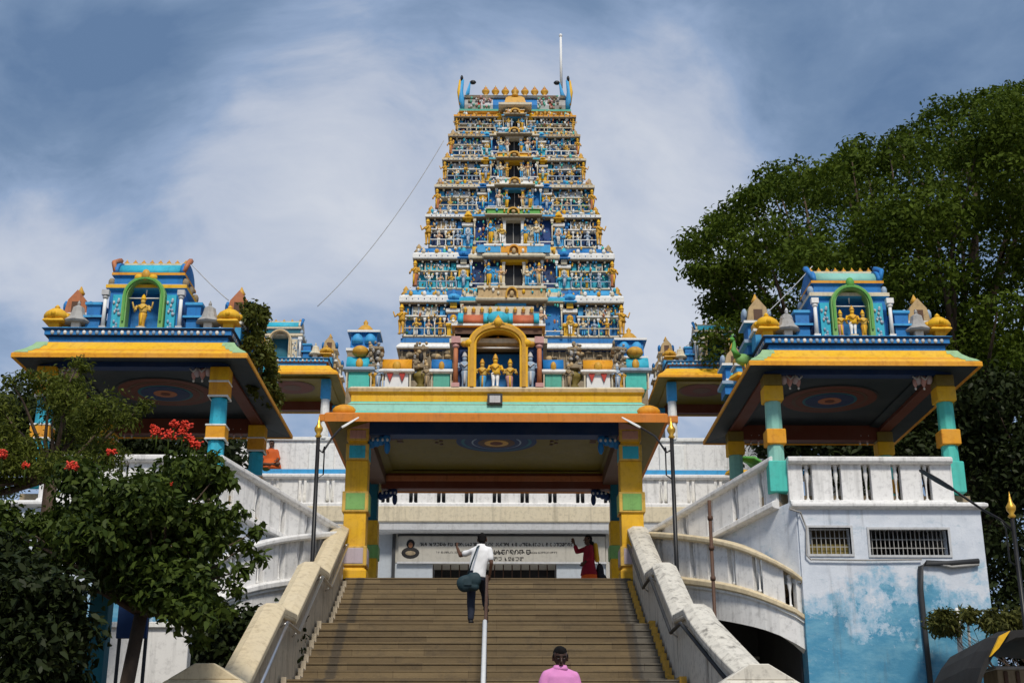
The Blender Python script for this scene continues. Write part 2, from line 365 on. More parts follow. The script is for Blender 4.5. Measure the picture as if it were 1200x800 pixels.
# ================================================================== STAIRWAY
XL, XR = -3.32, 2.95
prof = [(29.5,4.67)]                       # (Y, z) tread edges going down
def flight(n, land):
    y, z = prof[-1]
    for i in range(n):
        z -= .15; prof.append((y, z)); y -= .30; prof.append((y, z))
    if land:
        prof[-1] = (prof[-1][0]-land+.30-.30, z)
        return
flight(10, 1.2); flight(9, 1.2); flight(11, 1.2); flight(12, 0)
while prof[-1][1] < GZ: prof.pop()
def stair_z(Y):
    zz = 4.67
    for i in range(len(prof)-1):
        (y0,z0),(y1,z1) = prof[i], prof[i+1]
        if y1 <= Y <= y0 and z0 == z1: return z0
    return 4.67 if Y > 29.5 else GZ
stairway = thing('stairway', 'broad flight of brown stone steps rising to the yellow entrance porch', 'stairway', (-.18,21,GZ))
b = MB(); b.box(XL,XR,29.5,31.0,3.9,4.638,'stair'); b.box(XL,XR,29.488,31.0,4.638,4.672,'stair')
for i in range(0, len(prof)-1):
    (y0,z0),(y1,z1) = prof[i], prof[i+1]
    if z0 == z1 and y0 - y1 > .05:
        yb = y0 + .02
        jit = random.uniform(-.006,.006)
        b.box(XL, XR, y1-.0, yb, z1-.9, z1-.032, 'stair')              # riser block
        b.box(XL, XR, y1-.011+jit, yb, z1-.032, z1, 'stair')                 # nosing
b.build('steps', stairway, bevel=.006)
# painted ends of the steps
b = MB(); bl = MB()
for i in range(0, len(prof)-1):
    (y0,z0),(y1,z1) = prof[i], prof[i+1]
    if z0 == z1 and y0-y1 > .05:
        b.box(XR-.10, XR+.012, y1-.05, y0+.02, z1-.12, z1+.045, 'kerb'); bl.box(XL-.012, XL+.07, y1-.05, y0+.02, z1-.12, z1+.03, 'stairwall')
b.build('edge_strip', stairway, label='yellow painted edge strip'); bl.build('edge_strip', stairway, label='cream edge strip')
# side walls with stepped caps
def wing(sx, xin, xout, mat, capm, label):
    w = thing('stair_side_wall', label, 'wall', ((xin+xout)/2,23,GZ), 'side walls of the steps')
    seg = [((29.75,5.86),(26.45,4.28)),((26.45,4.32),(25.15,4.22)),((25.15,4.24),(22.45,2.94)),((22.45,2.98),(21.2,2.90)),((21.2,2.92),(17.95,1.32))]
    xa, xb = sorted((xin, xout))
    body = MB(); cap = MB()
    fl = lambda Y: 0 if sx < 0 else .55*max(0,(21.0-Y)/3.0)**1.6      # the right wall flares outward at its foot
    for (y0,z0),(y1,z1) in seg:
        k = 8
        for q in range(k):
            t0, t1 = q/k, (q+1)/k
            ya, yb = y0+(y1-y0)*t0, y0+(y1-y0)*t1; za, zb = z0+(z1-z0)*t0, z0+(z1-z0)*t1
            oa, ob = fl(ya), fl(yb)
            body.loft([[(xa+oa+.06,ya,GZ-.3),(xb+oa-.06,ya,GZ-.3),(xb+oa-.06,ya,za-.1),(xa+oa+.06,ya,za-.1)],
                       [(xa+ob+.06,yb,GZ-.3),(xb+ob-.06,yb,GZ-.3),(xb+ob-.06,yb,zb-.1),(xa+ob+.06,yb,zb-.1)]], mat, caps=(q in (0,k-1)))
        rs = []
        for q in range(k+1):
            t = q/k; y = y0+(y1-y0)*t; z = z0+(z1-z0)*t; o = fl(y)
            rs.append([(xa+o-.03,y,z-.12),(xb+o+.03,y,z-.12),(xb+o+.03,y,z-.03),(xb+o-.10,y,z+.045),(xa+o+.10,y,z+.045),(xa+o-.03,y,z-.03)])
        cap.loft(rs, capm)
        for s_, xx in ((-1, xa), (1, xb)):                      # rolled edge of the cap
            cap.tube([(xx+fl(y0)-s_*.015,y0,z0-.13),(xx+fl(y1)-s_*.015,y1,z1-.13)], .045, capm, 6)
    body.build('wall_body', w); cap.build('cap', w, bevel=.01)
    p = MB(); xc = (xa+xb)/2 + (.12 if sx > 0 else -.1); d = .42
    p.box(xc-d, xc+d, 17.05, 17.93, GZ-.3, 1.28, mat); p.ring(xc-d, xc+d, 17.05, 17.93, [(.0,1.27),(.08,1.30),(.08,1.40),(.03,1.44)], capm)
    p.loft([[(xc-d-.03,17.02,1.44),(xc+d+.03,17.02,1.44),(xc+d+.03,17.96,1.44),(xc-d-.03,17.96,1.44)],[(xc-.12,17.02,1.64),(xc+.12,17.02,1.64),(xc+.12,17.96,1.64),(xc-.12,17.96,1.64)]], capm)
    p.build('pedestal', w, bevel=.012)
    # steel hand rail fixed to the inner face
    r = MB(); xi = xin - sx*.07
    pts = [(xi,29.2,5.35),(xi,26.45,4.0),(xi,25.15,4.0),(xi,22.45,2.66),(xi,21.2,2.66),(xi,18.0,1.0)]
    if sx > 0: pts = [(x+fl(y),y,z) for x,y,z in pts]
    r.tube(pts, .03, 'steel' if sx < 0 else 'darkgrey', 8)
    for (x,y,z) in pts: r.tube([(x+sx*.10,y-.05,z-.08),(x,y-.05,z)], .014, 'steel', 6)
    r.build('handrail', w)
wing(-1, XL, XL-.38, 'stairwall', 'cap_cream', 'stained cream stair side wall with steel handrail on the left of the steps')
wing(1, XR, XR+.40, 'stairwall_white', 'stairwall_white', 'blackened white stair side wall flaring outward on the right of the steps')

# middle hand rail
hr = thing('centre_handrail', 'white pipe handrail on posts running up the middle of the steps', 'handrail', (-.2,21,GZ))
b = MB(); X0 = -.18
pts = [(25.35,4.05),(22.5,2.70),(21.35,2.70),(18.05,1.06),(16.9,1.06),(13.4,-.66)]
b.tube([(X0,25.35,3.17)]+[(X0,y,z) for y,z in pts[:3]], .03, 'rust', 8); b.build('rail', hr, label='dull brown upper rail'); b = MB(); b.tube([(X0,y,z) for y,z in pts[2:]]+[(X0,13.4,GZ)], .036, 'cleanwhite', 8); b.build('rail', hr)
for y,z in [(22.5,2.7),(21.35,2.7),(19.7,1.88),(18.05,1.06),(16.9,1.06),(15.2,.2)]:
    MB().tube([(X0,y+.02,stair_z(y+.02)-.02),(X0,y+.02,z)], .028, 'cleanwhite' if y < 21.4 else 'rust', 8).build('post', hr)

# ================================================================== PLAZA PODIUM
pod = MB(); pod.box(-9.4,9.4,33.05,62,GZ-.5,4.668,'plaster'); pod.box(-3.42,3.42,31.0,33.05,GZ-.5,4.664,'plaster')
struct(pod.build('plaza'))

# ================================================================== BALUSTRADES
class Path:
    def __init__(s, pts):
        s.p = pts; s.c = [0]
        for a, b_ in zip(pts, pts[1:]): s.c.append(s.c[-1]+math.hypot(b_[0]-a[0], b_[1]-a[1]))
        s.L = s.c[-1]
    def __call__(s, d):
        d = max(0, min(s.L, d))
        for i in range(len(s.p)-1):
            if d <= s.c[i+1]+1e-9:
                t = (d-s.c[i])/max(1e-9, s.c[i+1]-s.c[i]); return [u+(v-u)*t for u, v in zip(s.p[i], s.p[i+1])]
        return list(s.p[-1])
    def nrm(s, d):
        a, b_ = s(d-.05), s(d+.05); dx, dy = b_[0]-a[0], b_[1]-a[1]; l = math.hypot(dx, dy); return (dy/l, -dx/l)   # to the right of travel
def sweep(b, P_, s0, s1, fa, fb, t, mat, off=0, step=.25, prof=None):
    n = max(1, int((s1-s0)/step)); rs = []
    for i in range(n+1):
        d = s0+(s1-s0)*i/n; x, y, zb, zt = P_(d); nx, ny = P_.nrm(d); h = zt-zb
        lo, hi = zb+fa*h, zb+fb*h
        q = [(-t/2+off,lo),(t/2+off,lo),(t/2+off,hi),(-t/2+off,hi)] if not prof else [(o+off, zb+f*h) for o, f in prof]
        rs.append([(x+nx*o, y+ny*o, z) for o, z in q])
    b.loft(rs, mat)
def balustrade(parent, pts, nslot, mat='plaster', capmat=None, slot=.2, slots=None):
    P_ = Path(pts); capmat = capmat or mat
    c = MB(); sweep(c, P_, 0, P_.L, 0,0, .36, capmat, prof=[(-.17,.85),(.17,.85),(.21,.89),(.21,.965),(.15,1.0),(-.15,1.0),(-.21,.965),(-.21,.89)])
    cap = c.build('cap_rail', parent, bevel=.008)
    c = MB(); sweep(c, P_, 0, P_.L, 0,0, .3, capmat, prof=[(-.15,-.10),(.15,-.10),(.20,-.07),(.20,.03),(.13,.07),(-.13,.07)]); c.build('base_rail', parent, bevel=.008)
    ctr = slots if slots else [P_.L*(i+.5)/nslot for i in range(nslot)]
    c = MB(); e = 0
    for q in ctr:
        if q-slot/2 > e+.02: sweep(c, P_, e, q-slot/2, .06, .86, .15, mat)
        e = q+slot/2
    if P_.L > e+.02: sweep(c, P_, e, P_.L, .06, .86, .15, mat)
    c.build('panel', parent, bevel=.006)
    for q in ctr:
        x,y,zb,zt = P_(q); h = (zt-zb)*.8; z0 = zb+.06*(zt-zb)
        MB().lathe([(.04,0),(.042,h*.06),(.02,h*.10),(.018,h*.40),(.025,h*.5),(.048,h*.72),(.034,h*.86),(.045,h*.92),(.045,h)], (x,y,z0), mat, 8).build('baluster', parent)

# ================================================================== MAIN HALL BEHIND
hall = thing('main_hall', 'long white temple hall behind the porch with balustraded terrace and stained cream ledge', 'building', (0,44,GZ))
zL0, zL1, zL2 = az(622,40.4), az(612,40.4), az(592,40.4)
px0, px1 = ax(462,640,41), ax(711,640,41); dx0, dx1 = ax(507,670,41), ax(652,670,41); zd = az(660,41)
b = MB()
b.box(-12.5,px0,41,60,4.67,zL0+.02,'facade'); b.box(px1,12.5,41,60,4.67,zL0+.02,'facade')
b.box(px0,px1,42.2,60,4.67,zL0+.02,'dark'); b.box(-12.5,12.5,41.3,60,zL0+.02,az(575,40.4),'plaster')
b.build('wall', hall)
b = MB(); zs0 = az(659,40.85)
b.box(px0+.003,dx0,40.9,42.2,4.67,zs0,'facade'); b.box(dx1,px1-.003,40.9,42.2,4.67,zs0,'facade'); b.box(px0+.003,px1-.003,40.88,42.2,zs0,zL0+.01,'portal')
b.build('portal', hall, bevel=.01)
for xe in (px0, px1): MB().box(xe-.05,xe+.05,40.84,40.88,4.67,zL0-.01,'darkgrey' if xe==px0 else 'portal').build('portal_edge', hall)
d = MB(); k = 14
for i in range(k+1): x = dx0+(dx1-dx0)*i/k; d.tube([(x,41.25,4.67),(x,41.25,zs0)], .02, 'rust', 6)
for z in (5.4,6.3): d.box(dx0,dx1,41.235,41.265,z,z+.05,'rust')
d.build('door_grille', hall)
b = MB(); b.ring(-12.5,12.5,41.0,60,[(.50,zL0),(.60,zL0+.03),(.60,zL1),(.66,zL1+.02),(.66,zL2-.04),(.6,zL2)],'cream',mats=['palegrey','palegrey','cream','cream','cream','cream']); b.build('ledge', hall, bevel=.015)
zt = az(556,40.5)
balustrade(hall, [(-12.4,40.55,zL2+.02,zt),(12.4,40.55,zL2+.02,zt)], 29, 'plaster', slot=.26)
b = MB(); b.box(-4.1,4.1,41.15,41.29,zL2+.01,zt-.12,'darkgrey'); b.build('slot_shade_sheet', hall)  # dark sheet added so the balustrade slots look shaded
b = MB(); zz = az(551,40.45)
b.box(-12.4,12.4,40.42,40.50,zt+.004,zz+.02,'sky_blue'); b.build('blue_coping', hall)
# sign board over the door with a portrait and three lines of worn lettering
sg = MB(); sx0, sx1 = ax(467,640,40.8), ax(709,640,40.8); sz0, sz1 = az(658,40.8), az(628,40.8)
sg.box(sx0,sx1,40.80,40.86,sz0,sz1,'portal'); sg.box(sx0-.03,sx1+.03,40.78,40.86,sz0-.05,sz0,'palegrey'); sg.box(sx0-.03,sx1+.03,40.78,40.86,sz1,sz1+.06,'darkgrey')
board = sg.build('name_board', hall)
pt = MB(); pc = at(481,643,40.78); u = 1/36.5
pt.ell((pc.x,40.795,az(647.5,40.78)), (10*u,.012,6.5*u), 'dark', 20, 8); pt.ell((pc.x,40.792,az(637,40.78)), (4.6*u,.012,5.2*u), 'dark', 16, 8)
pt.ell((pc.x,40.778,az(638.5,40.78)), (2.6*u,.008,3.2*u), 'skin_light', 12, 6); pt.ell((pc.x,40.776,az(648,40.78)), (6*u,.008,2.6*u), 'stone', 12, 6)
pt.build('portrait', board)
rnd = random.Random(5); tx = MB()
def glyphs(xa, xb, y, h, mat, wmin=.35, wmax=.8, gap=.2, skip=()):
    x = xa
    while x < xb:                                              # rounded, joined letter strokes too small to read
        w = rnd.uniform(wmin, wmax)*h; X = ax(x,y,40.79); z = az(y,40.79); hh = h*u*.5; ww = w*u
        r0 = h*u*.075
        a0 = rnd.uniform(0,6.28); n = rnd.randint(5,9)
        tx.tube([(X+ww*.5+ww*.45*math.cos(a0+i*.62), 40.795, z+hh*.8*math.sin(a0+i*.62)) for i in range(n)], r0, mat, 4)
        if rnd.random() < .6: tx.tube([(X+ww*rnd.random(),40.795,z-hh*.8),(X+ww*rnd.random(),40.795,z+hh*.8)], r0, mat, 4)
        if rnd.random() < .4: tx.tube([(X,40.795,z+hh*.7),(X+ww,40.795,z+hh*.75)], r0, mat, 4)
        x += w+gap*h*(3 if rnd.random() < .15 else 1)
glyphs(492,672,637.5,4.2,'dark'); glyphs(511,652,647,2.6,'darkgrey'); glyphs(578,620,646.5,6.0,'dark',.5,.9); glyphs(552,612,654.5,4.6,'dark',.5,1.0,.3)
tx.build('lettering', board)

# plinths under the rear pavilions
for sx in (-1,1):
    b = MB(); zt2 = az(513,41.3)
    b.box(min(sx*4.75,sx*9.4),max(sx*4.75,sx*9.4),41.35,46.5,zL2-.1,zt2,'plaster')
    xq = sorted((sx*5.15,sx*5.95)); b.box(xq[0],xq[1],41.27,41.36,zL2+.3,zt2-.22,'white'); b.box(min(sx*4.65,sx*9.5),max(sx*4.65,sx*9.5),41.28,46.6,zt2-.10,zt2+.02,'white')
    b.box(min(sx*4.2,sx*4.72),max(sx*4.2,sx*4.72),41.6,43,zL2-.1,zt2-.25,'plaster')
    b.build('plinth', hall, bevel=.015)

# ================================================================== ENTRANCE PORCH
PF, PB = 28.5, 35.7
porch = thing('entrance_porch', 'yellow entrance porch on four banded pillars with a row of small shrines along its roof', 'porch', (0,32,4.67))
ex0, ex1 = ax(380,490,PF), ax(783,490,PF)
z_lip0, z_lip1 = az(494.5,PF), az(484.5,PF)
IN = .55
rx0, rx1, ry0, ry1 = ex0+IN, ex1-IN, PF+IN, PB-IN
z_t0, z_t1 = az(484,PF+.30), az(471,PF+.42)
z_y1 = az(461.5,29.0); z_c1 = az(452.5,28.95)
b = MB()
b.ring(rx0,rx1,ry0,ry1,[(IN-.06,z_lip0+.04),(IN,z_lip0),(IN,z_lip1),(IN-.04,z_lip1+.03),(.25,z_t0+.01),(.22,z_t0+.05),(.16,z_t1-.08),(.06,z_t1),(.04,z_t1+.02),(.04,z_y1),(.10,z_y1+.03),(.10,z_c1-.05),(.05,z_c1)],
       'yellow', caps=False, mats=['orange','orange','orange','amber','turquoise','aqua','aqua','turquoise','yellow','yellow','tan','cream','tan'])
b.build('eave_cornice', porch, bevel=.01)
for xx in (rx0-.16, rx1+.16):
    MB().ell((xx, ry0-.2, (z_lip1+z_t1)/2-.05), (.27,.2,.15), 'amber', 14, 7).build('corner_boss', porch)
b = MB()   # soffit slopes and beams; ceiling
zc = 8.34; zb = az(508,29.6)
for (xa,ya,xb,yb) in ((ex0,PF,ex1,PF),(ex0,PB,ex1,PB)):
    s = 1 if ya == PF else -1
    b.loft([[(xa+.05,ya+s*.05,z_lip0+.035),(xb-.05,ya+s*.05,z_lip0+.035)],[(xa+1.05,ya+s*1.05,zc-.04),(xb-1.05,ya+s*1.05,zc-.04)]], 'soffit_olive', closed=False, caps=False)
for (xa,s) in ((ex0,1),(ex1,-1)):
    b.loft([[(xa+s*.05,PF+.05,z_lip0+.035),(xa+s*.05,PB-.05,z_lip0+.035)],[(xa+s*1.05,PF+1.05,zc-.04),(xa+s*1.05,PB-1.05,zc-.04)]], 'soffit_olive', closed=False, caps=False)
b.build('soffit', porch)
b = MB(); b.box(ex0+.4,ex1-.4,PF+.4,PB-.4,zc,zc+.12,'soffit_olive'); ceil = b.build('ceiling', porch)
def medallion(parent, cx, cy, z, cols, r, name='ceiling_medallion'):
    m = MB()
    for i,(q,c) in enumerate(cols):
        m.lathe([(r*q,0),(r*q,.012+.006*i)], (cx,cy,z-.014-.006*i-.003), c, 40, smooth=False)
    return m.build(name, parent)
PXC = (ex0+ex1)/2
medallion(ceil, PXC, 31.7, zc, [(1,'navy'),(.88,'teal'),(.80,'navy'),(.62,'bluegrey'),(.58,'navy'),(.46,'brown'),(.30,'gold'),(.16,'redbrown')], .98)
for sx in (-1,1):
    m = MB()
    for i in range(5): m.ell((PXC+sx*(1.35+.11*(i%2)), 31.35+.16*i, zc-.01), (.05,.09,.015), 'brown', 8, 4)
    m.build('ceiling_motif', ceil); m = MB()
    for i in range(7): m.ell((PXC+sx*(2.35+.17*(i%3)), 31.3+.22*(i//3), zc-.01), (.09,.11,.015), 'brown', 8, 4)
    m.build('ceiling_motif', ceil)
b = MB()
b.box(rx0+.2,rx1-.2,29.68,30.1,zb,zc+.004,'navy'); b.box(rx0+.2,rx1-.2,34.75,35.15,7.86,zc+.004,'redbrown'); b.box(rx0+.2,rx1-.2,34.70,34.75,8.05,8.2,'terracotta')
for xx in (-3.13, 3.0): b.box(xx-.2,xx+.2,30.1,34.75,zb+.003,zc+.006,'brown')
b.build('beam', porch, bevel=.01)
def porch_pillar(x, y, front):
    p = MB(); A = lambda yy: az(yy, y-.25)
    w0, w1 = .25, .215
    p.ring(x,x,y,y,[(w0+.05,4.66),(w0+.05,A(668) if front else 4.95),(w0,(A(666) if front else 5.0)),(w0,A(540) if front else 7.0)],'yellow',mats=['yellow']*4)
    if front:
        p.ring(x,x,y,y,[(w0,A(540)),(w1,A(539)),(w1,A(503)),(w1+.04,A(502)),(w1+.04,zc-.02)],'yellow',mats=['yellow','yellow','pink','pink','pink'])
        for (ya,yb,c,e) in ((662,641,'lilac',.02),(599,577,'leafgreen',.02),(538,521,'cyan',.02),(515,503,'pink',.012)):
            z0,z1 = A(ya),A(yb); q = w0 if ya > 540 else w1
            p.ring(x,x,y,y,[(q+e+.025,z0-.02),(q+e+.025,z1+.02)],'trim_yellow'); 
            p.box(x-q+.03,x+q-.03,y-q-e-.035,y-q-e-.0,z0+.02,z1-.02,c); p.box(x-q-e-.035,x+q+e+.035,y-q+.03,y+q-.03,z0+.02,z1-.02,c)
    else:
        p.ring(x,x,y,y,[(w0,7.0),(w1,7.02),(w1,zc-.02)],'teal',mats=['teal']*3); z0,z1=6.0,6.35
        p.ring(x,x,y,y,[(w0+.03,z0),(w0+.03,z1)],'leafgreen')
    o = p.build('pillar', porch, bevel=.012)
    s = 1 if x < 0 else -1                                # painted corbels
    c = MB(); zt_ = zb-.02 if front else 7.84
    for i in range(4):
        c.ell((x+s*(.30+.11*i), y-.05, zt_-.05-.06*(3-i)*(.6)), (.10,.13,.11), 'blue' if front else 'navy', 10, 6)
    c.ell((x+s*.66, y-.05, zt_-.24), (.07,.09,.16), 'blue' if front else 'navy', 10, 6)
    for i in range(4): c.ell((x+s*(.34+.11*i), y-.19, zt_-.10), (.03,.02,.04), 'palegrey', 8, 4)
    c.build('corbel', o)
for x in (ax(416,600,29.65), ax(741,600,29.65)):
    porch_pillar(x, 29.9, True)
for x in (-3.36, 3.22): porch_pillar(x, 34.95, False)
# roof slab
b = MB(); b.box(rx0+.05,rx1-.05,ry0+.05,ry1-.05,z_c1-.12,z_c1-.01,'stone'); b.build('roof_slab', porch)
# little floodlight on the front of the roof band
fl_ = thing('floodlight', 'small grey floodlight box fixed under the central niche of the porch', 'lamp', (PXC,28.9,z_y1))
b = MB(); c0 = at(580,464,28.85)
b.box(c0.x-.17,c0.x+.17,28.80,28.97,az(473,28.8),az(461,28.8),'darkgrey'); b.box(c0.x-.12,c0.x+.12,28.785,28.80,az(471.5,28.8),az(463.5,28.8),'palegrey'); b.build('housing', fl_)
MB().tube([(c0.x,28.95,az(461,28.8)),(c0.x,29.1,az(455,28.8))], .02, 'darkgrey', 6).build('bracket', fl_)

# shrines along the front of the porch roof
HY = 29.15; Z0 = z_c1
def hx(px): return ax(px, 435, HY)
def hz(py): return az(py, HY)
def part_sala(px_a, px_b, roof, body, yt=417, mir=False):
    m = MB(); sala(m, hx(px_a), hx(px_b), HY-.05, HY+.5, Z0, hz(yt)-Z0, roof, body, 'white'); 
    if body == 'cleanwhite':
        for q in (0,2): m.prismy([(hx(px_a)+.12+q*.14,hz(437)),(hx(px_a)+.28+q*.14,hz(437)),(hx(px_a)+.20+q*.14,hz(448))], HY-.06, HY-.02, 'red')
    return m.build('roof_shrine', porch)
def mirror(px): return 1166-px
for side in (0,1):
    f = (lambda p: p) if side == 0 else mirror
    def span(a, b_): q = sorted((f(a), f(b_))); return q
    part_sala(*span(447,483),'amber','cleanwhite'); part_sala(*span(505,530),'blue','seagreen')
    a, c = span(405,437); m = MB(); sala(m, hx(a), hx(c), HY-.05, HY+.7, Z0, hz(413)-Z0, 'cyan', 'turquoise', 'bluegrey')
    m.ell(((hx(a)+hx(c))/2, HY+.1, hz(411)), (.2,.2,.14), 'gold', 10, 6); m.build('corner_shrine', porch)
    # pot-shaped stone finials between
    for q in (493, 440):
        xx = hx(f(q)); m = MB()
        m.lathe([(.10,0),(.14,.06),(.07,.14),(.17,.26),(.20,.34),(.09,.42),(.08,.50)], (xx,HY+.1,Z0), 'olive' if q==493 else 'gold', 10)
        m.ring(xx-.11,xx+.11,HY-.0,HY+.22,[(0,Z0+.48),(.05,Z0+.5),(.05,Z0+.56),(0,Z0+.6),(0,Z0+.90),(.06,Z0+.94),(.06,Z0+.98),(-.05,Z0+1.04)],'stone')
        rq = random.Random(q+side)
        for i_ in range(26): m.ell((xx+rq.uniform(-.15,.15),HY-.02+rq.uniform(-.02,.03),Z0+rq.uniform(.45,1.1)),(rq.uniform(.025,.06),.05,rq.uniform(.03,.07)),rq.choice(['stone','stone','tan','grey']),7,5)
        m.ell((xx,HY-.01,Z0+.75),(.06,.05,.12),'dark',8,5)
        m.build('roof_finial', porch)
    for q in (443, 500):
        inst(FIG[12 if q==443 else 11], 'statue', porch, (hx(f(q)),HY-.04,Z0), .62)
    # orange column and silver-blue figure panel beside the niche
    m = MB(); xx = hx(f(534)); pilaster(m, xx, HY-.1, Z0, hz(397), .13, 'terracotta', 'pink'); m.build('column', porch)
    m = MB(); xx = hx(f(544.5)); m.box(xx-.19,xx+.19,HY+.12,HY+.3,Z0,hz(408),'navy'); m.build('panel', porch)
    inst(FIG[12], 'statue', porch, (xx,HY-.02,Z0), hz(412)-Z0)
    # taller two-storey shrine at the rear corner
    xs = ax(428 if side==0 else 737, 395, 34.3); m = MB(); zt3 = az(378 if side==0 else 386, 34.3)
    m.box(xs-.42,xs+.42,33.9,34.8,z_c1-.02,zt3-1.0,'stone'); m.ring(xs-.34,xs+.34,34.0,34.7,[(.06,zt3-1.0),(.12,zt3-.95),(.12,zt3-.88),(.02,zt3-.85),(.0,zt3-.45),(.1,zt3-.42),(.1,zt3-.36)],'yellow',mats=['cream','white','white','blue','blue','white','gold'])
    for dx in (-.17,.17): m.lathe([(.17,0),(.17,.12),(.12,.26),(.02,.34)], (xs+dx,34.05,zt3-.72), 'sky_blue', 10)
    m.lathe([(.26,0),(.24,.14),(.14,.26),(.05,.32),(.07,.38),(.01,.46)], (xs,34.35,zt3-.38), 'gold', 12); m.build('corner_tower', porch)
# central niche
ncx = hx(583.5); hw = hx(609)-ncx; th = hx(619)-hx(609); zsp = hz(405); rise = hz(389)-zsp
sh = MB()
bx0, bx1 = hx(531), hx(637)
sh.box(bx0,ncx-hw-.02,HY+.22,HY+1.5,Z0,hz(394),'navy'); sh.box(ncx+hw+.02,bx1,HY+.22,HY+1.5,Z0,hz(394),'navy')
sh.box(bx0,bx1,HY+1.3,HY+1.5,Z0,hz(394),'navy'); sh.box(bx0,bx1,HY+.22,HY+1.5,zsp+rise+.03,hz(394)+.01,'tan')
sh.ring(bx0,bx1,HY+.2,HY+1.5,[(.02,hz(402)),(.10,hz(400)),(.10,hz(395)),(.02,hz(393)),(-.02,hz(392)),(-.02,hz(380)),(.06,hz(379)),(.06,hz(376.5)),(-.04,hz(375.5))],'cream',mats=['tan','cream','cream','tan','brown','amber','white','white','white'])
vault(sh, bx0+.15, ncx-.28, HY+.75, hz(376), .62, .36, 'redroll', 'cyan'); vault(sh, ncx+.28, bx1-.15, HY+.75, hz(376), .62, .36, 'redroll', 'cyan')
sh.box(bx0+.2,bx1-.2,HY+.55,HY+1.3,hz(372),az(358,HY+.5),'cream')
for i in range(9):
    x = bx0+.25+i*(bx1-bx0-.5)/8; kalasha(sh, (x,HY+.5,az(366,HY+.5)), .16, 'gold', 'yellow')
shrine = sh.build('central_shrine', porch)
nb = MB(); nb.box(ncx-hw-.015,ncx+hw+.015,HY+.62,HY+.66,Z0,zsp+.0,'blue'); nb.box(ncx-hw-.01,ncx+hw+.01,HY+.63,HY+.67,zsp,zsp+rise,'dark'); nb.box(ncx-hw-.02,ncx+hw+.02,HY-.05,HY+.63,Z0-.005,Z0+.03,'bluegrey')  # upper dark band is the arch's shadow painted on the back wall
nb.build('niche_wall', shrine)
ar = MB(); arch_strip(ar, ncx, HY-.16, HY+.24, Z0, hw, rise, zsp, th*.95, 'yellow'); arch_strip(ar, ncx, HY-.20, HY-.15, Z0, hw+.05, rise+.05, zsp, th*.45, 'gold')
# spandrel behind the arch so that nothing shows over the opening
k = 14; 
for s in (-1,1):
    ar.ell((ncx+s*(hw+th*.8), HY-.1, zsp+.02), (.12,.12,.10), 'yellow', 10, 6); ar.ell((ncx+s*(hw+th*1.4), HY-.08, zsp+.01), (.09,.1,.07), 'gold', 10, 6)
ar.prismy([(ncx-.17,hz(384)),(ncx+.17,hz(384)),(ncx+.08,hz(378)),(ncx,hz(372)),(ncx-.08,hz(378))],HY-.2,HY-.05,'gold'); ar.ell((ncx,HY-.02,hz(373)), (.26,.10,.17), 'cyan', 12, 6); ar.ell((ncx,HY-.2,hz(381)), (.10,.09,.11), 'yellow', 8, 5)
ar.build('arch', shrine)
MB().tube([(ncx-hw,HY+.1,zsp-.02),(ncx+hw,HY+.1,zsp-.02)], .022, 'cleanwhite', 8).build('tube_lamp', shrine)
MB().lathe([(.005,.0),(.035,-.05),(.03,-.16),(.004,-.32)], (ncx,HY+.2,zsp+rise-.02), 'brass', 8).build('bell', shrine)
inst(DEITY_BLUE,'statue',shrine,(hx(565),HY+.25,Z0+.02),hz(417)-Z0)
inst(DEITY_WHITE,'statue',shrine,(hx(580.5),HY+.15,Z0+.02),hz(413)-Z0)
inst(DEITY_PINK,'statue',shrine,(hx(598),HY+.25,Z0+.02),hz(417)-Z0)

